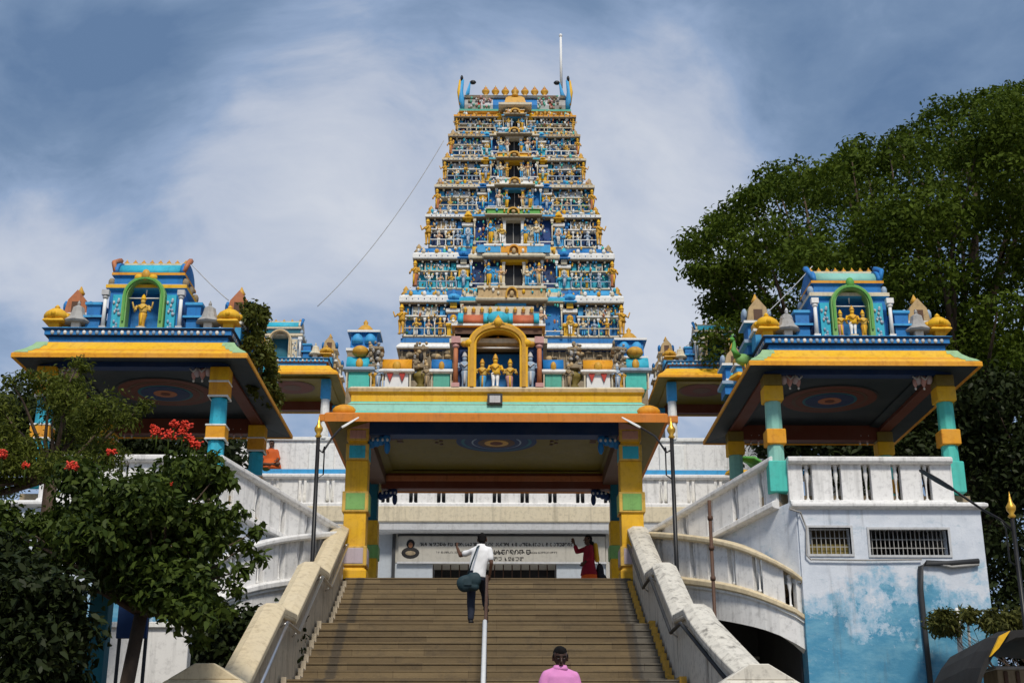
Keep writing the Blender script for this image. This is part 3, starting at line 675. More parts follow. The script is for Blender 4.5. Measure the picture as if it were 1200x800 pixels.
# ================================================================== PAVILIONS
def pavilion(name, label, cx, X0, X1, Yf, Yb, ze, zfloor, sc, kind, sx, group=None):
    """open pillared pavilion; ze = lower edge of the eave. sx = -1 on the left of the steps, 1 on the right"""
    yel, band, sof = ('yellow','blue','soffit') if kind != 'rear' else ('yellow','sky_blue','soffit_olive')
    t = thing(name, label, 'pavilion', ((X0+X1)/2,(Yf+Yb)/2,zfloor), group)
    IN = .56*sc
    x0,x1,y0,y1 = X0+IN,X1-IN,Yf+IN,Yb-IN
    zk = ze+.48*sc; zbnd = zk+.34*sc
    kp = [(IN-.05,ze+.04),(IN,ze),(IN,ze+.10*sc),(IN-.03,ze+.12*sc),(IN*.86,ze+.17*sc),(IN*.66,ze+.25*sc),(IN*.46,ze+.36*sc),(IN*.36,zk-.03),(.12,zk)]
    b = MB(); b.ring(x0,x1,y0,y1,kp,yel,caps=False,mats=['amber','amber','amber',yel,'amber',yel,yel,yel,yel]); b.build('eave', t, bevel=.008)
    if kind != 'rear':
        for s in (-1,1):
            b = MB()
            for (o0,z0_),(o1,z1_) in zip(kp[3:-1],kp[4:]):
                c0 = x1+o0 if s > 0 else x0-o0; c1 = x1+o1 if s > 0 else x0-o1
                q = .004
                b.loft([[(c0,y0-o0-q,z0_+q),(c0-s*.30,y0-o0-q,z0_+q)],[(c1,y0-o1-q,z1_+q),(c1-s*.24,y0-o1-q,z1_+q)]], 'palegreen', closed=False, caps=False)
            b.build('corner_paint', t)
    b = MB(); zc = ze+.22*sc
    for (ya,s) in ((Yf,1),(Yb,-1)):
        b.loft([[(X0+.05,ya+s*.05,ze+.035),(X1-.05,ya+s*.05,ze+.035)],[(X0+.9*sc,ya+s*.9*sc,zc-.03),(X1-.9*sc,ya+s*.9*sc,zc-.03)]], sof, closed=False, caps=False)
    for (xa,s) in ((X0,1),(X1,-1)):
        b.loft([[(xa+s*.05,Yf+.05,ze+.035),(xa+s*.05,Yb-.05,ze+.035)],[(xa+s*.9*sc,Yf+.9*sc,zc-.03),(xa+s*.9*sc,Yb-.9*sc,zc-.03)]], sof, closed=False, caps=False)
    b.build('soffit', t)
    b = MB(); b.box(X0+.4*sc,X1-.4*sc,Yf+.4*sc,Yb-.4*sc,zc,zc+.1,sof); ceil = b.build('ceiling', t)
    if kind != 'rear': medallion(ceil, cx, (Yf+Yb)/2-.1, zc, [(1,'darkgrey'),(.96,'redbrown'),(.78,'brown'),(.70,'redbrown'),(.56,'teal'),(.50,'navy'),(.24,'terracotta'),(.1,'redbrown')], 1.08)
    else: medallion(ceil, cx+sx*-.2, (Yf+Yb)/2-.3, zc, [(1,'brown'),(.9,'redbrown'),(.4,'brown')], .75)
    # pillars
    pw = .168*sc
    PX = (X0+.62*sc, X1-.55*sc) if kind != 'left' else (X0+.50, X1-.70); PY = (Yf+.92*sc, Yb-.95*sc)
    b = MB()
    zb0 = zc-.16*sc
    b.box(PX[0]-pw*.9,PX[1]+pw*.9,PY[0]-pw*.8,PY[0]+pw*.8,zb0,zc+.004,'navy' if kind!='rear' else 'olive'); b.box(PX[0]-pw*.9,PX[1]+pw*.9,PY[1]-pw*.8,PY[1]+pw*.8,zb0-.2*sc,zc+.004,'redbrown')
    for x in PX: b.box(x-pw*.8,x+pw*.8,PY[0]+pw*.8,PY[1]-pw*.8,zb0+.003,zc+.006,'redbrown' if kind!='rear' else 'olive')
    b.build('beam', t, bevel=.008)
    H = zb0-zfloor
    for j,y in enumerate(PY):
        for i,x in enumerate(PX):
            p = MB()
            if kind == 'rear': bands = [(0,.05,'white',0),(.05,.28,'white',0),(.28,.40,'orange',.012),(.40,.66,'white',0),(.66,1.0,'sky_blue',.008)]
            elif sx > 0:
                m1 = 'aqua' if i == 0 else 'turquoise'
                bands = [(0,.26,'turquoise',.03),(.26,.40,m1,0),(.40,.53,'amber',.03),(.53,.77,m1,0),(.77,.90,'yellow',.03),(.90,1.0,'olive',.02)]
            else: bands = [(0,.24,'cyan',.03),(.24,.38,'cyan',0),(.38,.51,'amber',.03),(.51,.74,'cyan',0),(.74,.88,'amber',.03),(.88,1.0,'yellow',.03)]
            for (a,c,m_,e) in bands:
                q = pw+e
                if e: p.ring(x,x,y,y,[(q-.012,zfloor+a*H),(q,zfloor+a*H+.02),(q,zfloor+c*H-.02),(q-.012,zfloor+c*H)],m_)
                else:
                    rr = [[(x+pw*1.05*math.cos(R(22.5+45*k)),y+pw*1.05*math.sin(R(22.5+45*k)),zfloor+a*H-.01) for k in range(8)],[(x+pw*1.0*math.cos(R(22.5+45*k)),y+pw*1.0*math.sin(R(22.5+45*k)),zfloor+c*H+.01) for k in range(8)]]
                    p.loft(rr, m_)
                if m_ == 'amber' and sx < 0: p.box(x-q-.014,x+q+.014,y-q-.014,y+q+.014,zfloor+a*H+.0,zfloor+a*H+.04,'white'); p.box(x-q-.014,x+q+.014,y-q-.014,y+q+.014,zfloor+c*H-.04,zfloor+c*H,'white')
            o = p.build('pillar', t, bevel=.01)
            s = 1 if i == 0 else -1                         # hanging bud brackets
            if kind != 'rear':
                c = MB(); rr = random.Random(i+j*2)
                for q in range(3): c.ell((x+s*(pw+.10+.12*q), y, zb0-.05-.03*rr.random()), (.075,.09,.11), 'pink' if q%2 else 'lilac', 8, 6)
                for q in (.22,.40): c.lathe([(.03,0),(.055,-.06),(.045,-.13),(.010,-.20)], (x+s*(pw+q),y,zb0-.04), 'pink', 8); c.ell((x+s*(pw+q),y,zb0-.26),(.025,.025,.03),'cleanwhite',6,4); c.tube([(x+s*(pw+q-.08),y-.1,zb0-.01),(x+s*(pw+q),y-.12,zb0-.10),(x+s*(pw+q+.07),y-.1,zb0-.02)],.02,'palegrey',5)
                c.build('bud_bracket', o)
    # moulded band
    b = MB(); b.ring(x0,x1,y0,y1,[(.02,zk-.02),(.02,zk+.14*sc),(.10*sc,zk+.17*sc),(.10*sc,zk+.27*sc),(.15*sc,zk+.30*sc),(.15*sc,zbnd-.03),(.08*sc,zbnd)],band,mats=[band,'navy' if kind!='rear' else 'terracotta',band,'navy','blue','sky_blue','stone'])
    n = int((x1-x0)/.13)
    for i in range(n):
        x = x0+(x1-x0)*(i+.5)/n
        b.ell((x,y0-.10*sc,zk+.22*sc), (.045*sc,.03,.05*sc), ('palegrey','bluegrey','white')[i%3], 6, 4)
    ny = int((y1-y0)/.16)
    for i in range(ny):
        y = y0+(y1-y0)*(i+.5)/ny
        for xx in (x0-.10*sc,x1+.10*sc): b.ell((xx,y,zk+.22*sc), (.03,.05*sc,.05*sc), ('palegrey','bluegrey')[i%2], 6, 4)
    b.build('frieze', t)
    # ---- roof ornaments, front row
    fy = y0+.18*sc; Z = zbnd; u = sc*.95
    C = (x0+x1)/2
    def at_x(m): return C+m*sc*1.03
    for s in (-1,1):
        m = MB(); dome_shrine(m, (at_x(s*1.76),fy,Z), .5*u, .62*u, 'yellow' if kind!='rear' else 'gold', 'yellow'); m.build('dome_shrine', t)
        m = MB(); x = at_x(s*1.34)
        m.box(x-.09*u,x+.09*u,fy-.08*u,fy+.1*u,Z,Z+.20*u,'white'); m.lathe([(.27*u,.18*u),(.30*u,.22*u),(.20*u,.32*u),(.15*u,.45*u),(.13*u,.55*u),(.03*u,.62*u),(.04*u,.66*u),(.004,.74*u)], (x,fy+.03,Z), 'grey' if kind!='rear' else 'cream', 8, smooth=False)
        m.build('grey_shrine', t)
        if kind == 'right' and s < 0: inst(SEATED_WHITE,'statue',t,(x,fy-.02,Z+.28*u),.55*u)
        m = MB(); xa,xb = sorted((at_x(s*.88),at_x(s*1.16)))
        m.box(xa,xb,fy,fy+.5*u,Z,Z+.30*u,'blue'); m.ring(xa,xb,fy,fy+.5*u,[(0,Z+.29*u),(.07*u,Z+.31*u),(.07*u,Z+.36*u),(0,Z+.38*u),(0,Z+.60*u),(.04*u,Z+.62*u),(.04*u,Z+.68*u)],'sky_blue',mats=['navy','sky_blue','blue','blue','sky_blue','sky_blue','blue'])
        m.build('blue_shrine', t)
        m = MB(); pilaster(m, at_x(s*.77), fy-.12*u, Z, Z+.92*u, .10*u, 'cleanwhite', 'cleanwhite' if kind!='left' else 'palegrey'); m.build('column', t)
    # central barrel-roofed shrine with its arched niche
    hw = .36*u; th = .11*u; zs = Z+.80*u; rise = .36*u
    m = MB(); bw = .82*u; Yc0, Yc1 = fy+.10*u, fy+1.25*u
    m.box(C-bw,C-hw-.01,Yc0,Yc1,Z,Z+1.02*u,'blue' if kind!='rear' else 'bluegrey'); m.box(C+hw+.01,C+bw,Yc0,Yc1,Z,Z+1.02*u,'blue' if kind!='rear' else 'bluegrey'); m.box(C-hw-.01,C+hw+.01,Yc0+.7*u,Yc1,Z,Z+1.02*u,'blue')
    m.ring(C-bw,C+bw,Yc0,Yc1,[(0,Z+1.01*u),(.08*u,Z+1.04*u),(.08*u,Z+1.12*u),(0,Z+1.16*u),(-.06*u,Z+1.17*u),(-.06*u,Z+1.36*u),(.0,Z+1.38*u),(.0,Z+1.44*u),(-.06*u,Z+1.46*u)],'yellow',mats=['sky_blue','yellow' if kind!='right' else 'cream','cream','sky_blue','blue','blue','amber','amber','blue'] if kind!='rear' else ['cream','cream','tan','bluegrey','teal','palegrey','cream','cream','tan'])
    vault(m, C-bw+.08*u, C+bw-.08*u, (Yc0+Yc1)/2, Z+1.44*u, .50*u, .36*u, 'cyan' if kind!='right' else 'aqua', 'blue' if kind!='rear' else 'cream')
    m.box(C-bw+.12*u,C+bw-.12*u,(Yc0+Yc1)/2-.14*u,(Yc0+Yc1)/2+.14*u,Z+1.76*u,Z+1.84*u,'cream')
    nk = 8 if kind != 'rear' else 5
    for i in range(nk): kalasha(m, (C-bw*.82+bw*1.64*i/(nk-1),(Yc0+Yc1)/2,Z+1.82*u), .17*u, 'yellow', 'terracotta')
    for s in (-1,1):   # horseshoe gable ends
        m.lathe([(.32*u,-.03),(.36*u,0),(.32*u,.03)], (0,0,0), 'terracotta', 6) if False else None
        xe = C+s*(bw-.05*u)
        m.tube([(xe,Yc0+.06*u,Z+1.48*u),(xe+s*.07*u,Yc0+.15*u,Z+1.74*u),(xe+s*.03*u,Yc0+.5*u,Z+1.92*u)], [.05*u,.06*u,.07*u], 'terracotta' if kind=='left' else 'blue', 6)
        for q in (.0,.5,1.): m.ell((xe+s*.06*u, Yc0+(.1+q)*u, Z+1.22*u), (.08*u,.1*u,.12*u), 'stone' if kind=='left' else 'bluegrey', 8, 5)
    cs = m.build('central_shrine', t)
    m = MB(); m.box(C-hw-.008,C+hw+.008,Yc0+.26*u,Yc0+.31*u,Z,Z+1.18*u,'blue' if kind!='rear' else 'teal'); m.box(C-hw-.01,C+hw+.01,fy-.15*u,Yc0+.27*u,Z-.01,Z+.03*u,'bluegrey'); m.build('niche_wall', cs)
    m = MB(); gcol = 'leafgreen' if kind != 'rear' else 'cream'
    arch_strip(m, C, fy-.12*u, Yc0+.05, Z, hw, rise, zs, th, gcol); arch_strip(m, C, fy-.16*u, fy-.115*u, Z+.2*u, hw+.03*u, rise+.03*u, zs, th*.4, 'green' if kind!='rear' else 'tan')
    if kind != 'rear':
        m.ell((C,fy-.10*u,zs+rise+.14*u), (.10*u,.08*u,.14*u), 'gold' if kind=='left' else 'green', 8, 5)
        if kind == 'left':
            for q in (-.16,.16): m.ell((C+q*u,fy-.08*u,zs+rise+.09*u), (.10*u,.06*u,.08*u), 'yellow', 8, 5)
    m.build('arch', cs)
    if kind != 'rear':
        MB().tube([(C-hw,fy+.02,zs-.01),(C+hw,fy+.02,zs-.01)], .014, 'cleanwhite', 6).build('tube_lamp', cs)
        MB().lathe([(.005,.0),(.028,-.05),(.022,-.12),(.004,-.26)], (C,fy+.1,zs+rise-.01), 'cleanwhite', 8).build('bell', cs)
    for s in (-1,1):   # relief panels
        m = MB(); xa,xb = sorted((C+s*(hw+th+.02*u),C+s*(.70*u)))
        m.box(xa,xb,fy-.02*u,Yc0+.003,Z,Z+.86*u,'cyan' if kind!='rear' else 'cream'); rr = random.Random(3)
        for q in range(16): m.ell((xa+(xb-xa)*rr.uniform(.15,.85),fy-.03*u,Z+.86*u*rr.uniform(.06,.92)), (.03*u,.03*u,.045*u), 'bluegrey' if q%3 else 'palegrey', 6, 4)
        m.build('relief_panel', cs)
    if kind == 'left': inst(DEITY,'statue',cs,(C-.02*u,fy-.02*u,Z+.03*u),.84*u)
    elif kind == 'right':
        inst(DEITY_WHITE,'statue',cs,(C,fy-.04*u,Z+.03*u),.76*u); inst(DEITY_PINK,'statue',cs,(C-.25*u,fy+.02*u,Z+.03*u),.68*u); inst(DEITY,'statue',cs,(C+.25*u,fy+.02*u,Z+.03*u),.68*u)
    # ---- corner towers at the back and along the sides
    for s in (-1,1):
        for (yy,h) in ((y0+1.5*u,1.25*u),(y1-.9*u,1.15*u)):
            m = MB(); x = at_x(s*1.72)
            m.ring(x-.26*u,x+.26*u,yy-.26*u,yy+.26*u,[(.04,Z-.01),(.04,Z+.2*u),(.12*u,Z+.24*u),(.12*u,Z+.32*u),(0,Z+.36*u),(0,Z+.70*u),(.1*u,Z+.73*u),(.1*u,Z+.79*u)],'blue',mats=['blue','sky_blue','bluegrey','blue','blue','sky_blue','white','blue'] if kind!='rear' else ['tan','cream','white','stone','cream','cream','tan','cream'])
            m.prismy([(x-.27*u,Z+.78*u),(x+.27*u,Z+.78*u),(x+.20*u,Z+h*.92),(x,Z+h*1.12),(x-.20*u,Z+h*.92)],yy-.24*u,yy+.24*u,'terracotta' if kind=='left' else 'tan')
            m.box(x-.1*u,x+.1*u,yy-.26*u,yy-.235*u,Z+.84*u,Z+h*.88,'brown'); m.lathe([(.05*u,0),(.10*u,.06*u),(.05*u,.15*u),(.01,.24*u)], (x,yy,Z+h*1.06), 'gold', 8)
            for q in (-1,1): m.ell((x+q*.28*u,yy,Z+h*.82), (.07*u,.2*u,.17*u), 'blue' if kind!='right' else 'bluegrey', 8, 5)
            m.build('corner_tower', t)
        ns = 4
        for i in range(ns):
            m = MB(); yy = y0+.9*u+(y1-y0-1.8*u)*i/(ns-1); x = at_x(s*1.78)
            m.box(x-.15*u,x+.15*u,yy-.25*u,yy+.25*u,Z-.01,Z+.34*u,'blue' if i%2 else 'sky_blue'); m.box(x-.2*u,x+.2*u,yy-.3*u,yy+.3*u,Z+.34*u,Z+.40*u,'white'); m.ell((x,yy,Z+.48*u),(.2*u,.3*u,.2*u),'cyan' if i%2 else 'gold',10,5)
            m.build('side_shrine', t)
    b = MB(); b.box(x0+.1,x1-.1,y0+.1,y1-.1,zbnd-.1,zbnd-.015,'grey'); b.build('roof_slab', t)
    return dict(t=t, x0=x0, x1=x1, y0=y0, y1=y1, Z=Z, PX=PX, PY=PY, zc=zc, zk=zk)

ZFLOOR = az(578,26.75)
zeR = az(428.5,25.8,1005)
PR = pavilion('pillared_pavilion','turquoise pillared pavilion with three niche statues and green arch in front of the big tree',(ax(878,429,25.8)+ax(1152,429,25.8))/2,
      ax(878,429,25.8), ax(1152,429,25.8), 25.8, 32.2, zeR, ZFLOOR, 1.0, 'right', 1, 'pillared pavilions beside the steps')
PL = pavilion('pillared_pavilion','cyan pillared pavilion with a single golden statue in its blue niche above the flowering tree',(ax(12,419,25.8)+ax(290,419,25.8))/2,
      ax(12,419,25.8), ax(290,419,25.8), 25.8, 32.2, az(419,25.8,150), ZFLOOR+.1, 1.0, 'left', -1, 'pillared pavilions beside the steps')
zeB = az(441,40.6)
PRB = pavilion('small_pavilion','small yellow pavilion on a white plinth between the porch and the turquoise pavilion',7.0, ax(771,443,40.6), ax(771,443,40.6)+4.0, 40.6, 45.2, zeB, az(516,41.5), .84, 'rear', 1, 'small pavilions on the hall terrace')
PLB = pavilion('small_pavilion','small yellow pavilion on a white plinth between the porch and the cyan pavilion',-7.0, ax(396,440,40.6)-4.0, ax(396,440,40.6), 40.6, 45.2, az(439,40.6), az(516,41.5), .84, 'rear', -1, 'small pavilions on the hall terrace')

# ================================================================== SIDE BLOCKS UNDER THE FRONT PAVILIONS
def side_block(sx, label):
    t = thing('side_block', label, 'building', (sx*7.8,29.5,GZ), 'building blocks under the pavilions')
    def X(a, b_): return (a, b_) if sx > 0 else (-b_, -a)
    xc, xe = 6.0, 9.66
    zl = az(597,26.3,1000)
    W = [(947,996,618,649),(1018,1110,620,650)]; wins = []
    for (a,c,ya,yb) in W: wins.append((ax(a,ya,26.3), ax(c,ya,26.3), az(yb,26.3,1000), az(ya,26.3,1000)))
    b = MB(); d = .3                                             # front wall with real openings
    z0, z1 = min(w[2] for w in wins), max(w[3] for w in wins)
    b.box(*X(xc,xe),26.3,26.6,GZ-.5,z0,'peeling'); b.box(*X(xc,xe),26.3,26.6,z1,zl,'peeling')
    xs = [xc]+[v for w in wins for v in (w[0],w[1])]+[xe]
    for i in range(0,len(xs),2): b.box(*X(xs[i],xs[i+1]),26.3,26.6,z0,z1,'peeling')
    b.box(*X(xe-.3,xe),26.6,33.0,GZ-.5,zl,'peeling'); b.box(*X(xc,xc+.3),26.6,33.0,GZ-.5,zl,'peeling')
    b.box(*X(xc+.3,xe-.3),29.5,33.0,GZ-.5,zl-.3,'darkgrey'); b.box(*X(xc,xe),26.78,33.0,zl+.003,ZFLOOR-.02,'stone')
    if sx > 0: b.build('wall', t)
    else: b.build('wall', t)
    for i,(a,c,ya,yb) in enumerate(wins):
        f = MB(); e = .045
        for q in ((a-e,c+e,yb,yb+e),(a-e,c+e,ya-e,ya),(a-e,a,ya,yb),(c,c+e,ya,yb)): f.box(*X(q[0],q[1]),26.275,26.4,q[2],q[3],'palegrey')
        w = f.build('window', t)
        g = MB(); n = int((c-a)/.085)
        for k in range(1,n): 
            x = a+(c-a)*k/n*1.0; x = x if sx > 0 else -x
            g.box(x-.007,x+.007,26.45,26.465,ya,yb,'grey')
        for z in (.33,.66): g.box(*X(a,c),26.455,26.462,ya+(yb-ya)*z-.008,ya+(yb-ya)*z+.008,'grey')
        g.build('window_bars', w)
        if i == 0: 
            g = MB(); g.box(*X(a,c),26.52,26.56,ya,ya+(yb-ya)*.45,'olive'); g.build('window_board', w)
    b = MB(); b.ring(*X(xc-.0,xe),26.3,33.0,[(.0,zl),(.10,zl+.03),(.13,zl+.05),(.13,zl+.11),(.08,zl+.14),(.02,zl+.15)],'plaster'); b.build('ledge', t, bevel=.01)
    # straight balustrade between the front pillars and back along the outer side
    PX = PR['PX'] if sx > 0 else PL['PX']
    cap = az(535,26.4,1000); yb_ = 26.52
    xa, xb = (PX[0]+.16, PX[1]-.1)
    base = zl+.15
    slots = [ax(p,565,26.5)-xa for p in (946,980,1015,1050,1085)] if sx > 0 else None
    balustrade(t, [(xa,yb_,base,cap),(xb,yb_,base,cap)], 5, 'plaster', slot=.19, slots=slots)
    # stair up to the pavilion with its sloping balustrade, and the wall that carries it
    A = (sx*5.72, 26.66); B = (sx*3.5, 29.8)
    st = MB(); n = 8
    dirx, diry = A[0]-B[0], A[1]-B[1]; L = math.hypot(dirx,diry); dx_,dy_ = dirx/L, diry/L; nx,ny = (-dy_, dx_); 
    if ny < 0: nx,ny = -nx,-ny
    for i in range(n):
        a0, a1 = i/n, (i+1)/n; z = 4.67+(ZFLOOR-4.67)*(i+1)/n
        p = [(B[0]+dirx*a0,B[1]+diry*a0),(B[0]+dirx*a1,B[1]+diry*a1)]
        q = [p[0],p[1],(p[1][0]+nx*2.2,p[1][1]+ny*2.2),(p[0][0]+nx*2.2,p[0][1]+ny*2.2)]
        st.loft([[(x,y,4.0) for x,y in q],[(x,y,z) for x,y in q]], 'stone')
    st.build('side_stair', t)
    P0, P1 = (B, A)
    path = [(B[0],B[1],4.88,5.78),(B[0]+dirx*.35,B[1]+diry*.35,5.20,6.10),(A[0],A[1],5.72,6.70)]
    if sx < 0: path = path[::-1]
    balustrade(t, path, 5, 'plaster', slot=.17)
    w = MB(); wp = [(x,y,zb_-1.6,zb_-.05) for x,y,zb_,zt_ in path]; ext = (sx*5.97,26.34,4.1,5.72)
    wp = wp+[ext] if sx > 0 else [ext]+wp
    P_ = Path(wp); sweep(w, P_, 0, P_.L, 0, 1, .22, 'peeling', off=-.1); w.build('stair_wall', t)
    # curved balcony
    C = [((769,29.5),623,676,700),((797,28.6),625,679,716),((836,27.6),630,684,725),((866,27.0),637,690,731),((893,26.65),648,699,738),((912,26.5),658,708,746),((928,26.45),670,717,756),((940,26.55),683,728,765)]
    pts = []; fas = []
    for (px,Y),yt,yb2,yf in C:
        x = ax(px,yt,Y)
        pts.append((sx*x,Y,az(yb2,Y,px),az(yt,Y,px))); fas.append((sx*x,Y,az(yf,Y,px),az(yb2,Y,px)))
    def smooth(p, n=6):
        o = []
        for i in range(len(p)-1):
            p0,p1,p2,p3 = p[max(i-1,0)],p[i],p[i+1],p[min(i+2,len(p)-1)]
            for k in range(n):
                u = k/n; o.append(tuple(.5*((2*b1)+(-a1+c1)*u+(2*a1-5*b1+4*c1-d1)*u*u+(-a1+3*b1-3*c1+d1)*u**3) for a1,b1,c1,d1 in zip(p0,p1,p2,p3)))
        o.append(p[-1]); return o
    pts, fas = smooth(pts), smooth(fas)
    if sx < 0: pts, fas = pts[::-1], fas[::-1]
    bal = thing('curved_balcony', ('curved stained balcony with yellowed rails behind the rusty pole, right of the steps' if sx>0 else 'curved white balcony behind the dark leafy tree, left of the steps'), 'balcony', (sx*4.8,27.5,3.5), 'curved balconies beside the steps')
    balustrade(bal, pts, 7, 'plaster', 'cap_cream' if sx>0 else 'plaster', slot=.2)
    F = Path(fas); f = MB(); sweep(f, F, 0, F.L, 0, .93, .2, 'plaster', off=0); sweep(f, F, 0, F.L, .80, .92, .3, 'white', off=0)
    f.build('fascia', bal)
    # balcony floor
    f = MB(); inner = [(sx*3.45,29.95),(sx*6.0,26.62)]
    ring = [(x,y) for x,y,_,_ in fas]
    fl2 = [(x,y,zb_-.12) for (x,y,zb_,zt_) in pts]
    k = len(fl2); back = []
    for i in range(k):
        tt = i/(k-1); tt = tt if sx > 0 else 1-tt
        back.append((inner[0][0]+(inner[1][0]-inner[0][0])*tt, inner[0][1]+(inner[1][1]-inner[0][1])*tt, fl2[i][2]))
    rings = [[(a[0],a[1],a[2]),(c[0],c[1],c[2]),(c[0],c[1],c[2]-.15),(a[0],a[1],a[2]-.15)] for a,c in zip(fl2,back)]
    f.loft(rings, 'grey'); f.build('floor', bal)
    # the dark undercroft below: back wall with a window
    u_ = MB(); u_.box(*X(5.96,5.997),26.75,31.0,GZ-.4,4.3,'darkgrey'); u_.box(*X(3.42,6.0),31.0,31.3,GZ-.5,4.66,'darkgrey'); u_.box(*X(3.42,6.3),31.3,33.05,4.4,4.663,'plaster'); u_.box(*X(3.44,6.0),29.9,31.0,4.35,4.66,'grey'); u_.build('undercroft', t)  # first box is a dark sheet painting shade over the recess side wall
    if sx > 0:
        q = MB(); a,c = ax(846,780,30.95), ax(903,780,30.95); zt_ = az(772,30.95,870)
        for r_ in ((a-.05,a),(c,c+.05),((a+c)/2-.03,(a+c)/2+.03)): q.box(r_[0],r_[1],30.93,31.02,zt_-1.1,zt_,'grey')
        q.box(a-.05,c+.05,30.93,31.02,zt_,zt_+.06,'grey'); q.box(a,c,30.985,31.01,zt_-1.1,zt_,'black'); q.build('undercroft_window', t)
    return t, bal
BR, balR = side_block(1, 'white building block with worn blue paint and two barred windows under the turquoise pavilion')
BL, balL = side_block(-1, 'white building block with sloping stair balustrade mostly behind the flowering tree on the left')
# ================================================================== TEMPLE TOWER
TB = 43.0
tower = thing('temple_tower', 'tall tapering temple tower with rows of painted statues, tiered cornices and gold finials', 'temple tower', (ax(603,430,46),46,zL2))
# photo rows (wall foot, wall head, cornice top), left / right edge of the wall, colours
TIERS = [
 dict(y=(432,409,392), x=(463,744), yf=43.0, panel='stone', wall='stone', cc='stone', sc='stone', kind='stone'),
 dict(y=(392,357,336), x=(470,729), yf=43.15, panel='cream', wall='blue', cc='tan', sc='white', kind='gold', cb=.46, roll='sky_blue'),
 dict(y=(336,306,287), x=(486,718), yf=43.5, panel='cyan', wall='cyan', cc='cream', sc='white', kind='mixed', cb=.44, roll='blue'),
 dict(y=(287,257,245), x=(501,702), yf=43.85, panel='tan', wall='navy', cc='green', sc='white', kind='white', cb=.46),
 dict(y=(245,222,210), x=(512,694), yf=44.15, panel='palegrey', wall='blue', cc='white', sc='cream', kind='mixed', cb=.34),
 dict(y=(210,190,180), x=(521,684), yf=44.4, panel='palegrey', wall='navy', cc='yellow', sc='cream', kind='gold', cb=.34),
 dict(y=(180,162,152), x=(528,677), yf=44.65, panel='blue', wall='blue', cc='bluegrey', sc='tan', kind='mixed', cb=.36),
 dict(y=(152,139,130), x=(535,672), yf=44.85, panel='navy', wall='navy', cc='yellow', sc='amber', kind='white', cb=.2),
]
YB0, YB1 = 51.5, 49.2
rt = random.Random(21)
GOLD = [0,6,3,2,8,12,5]; MIX = [8,12,3,5,2,0,7,12]; WHT = [3,5,12,8,12,0,7]
nst = 0
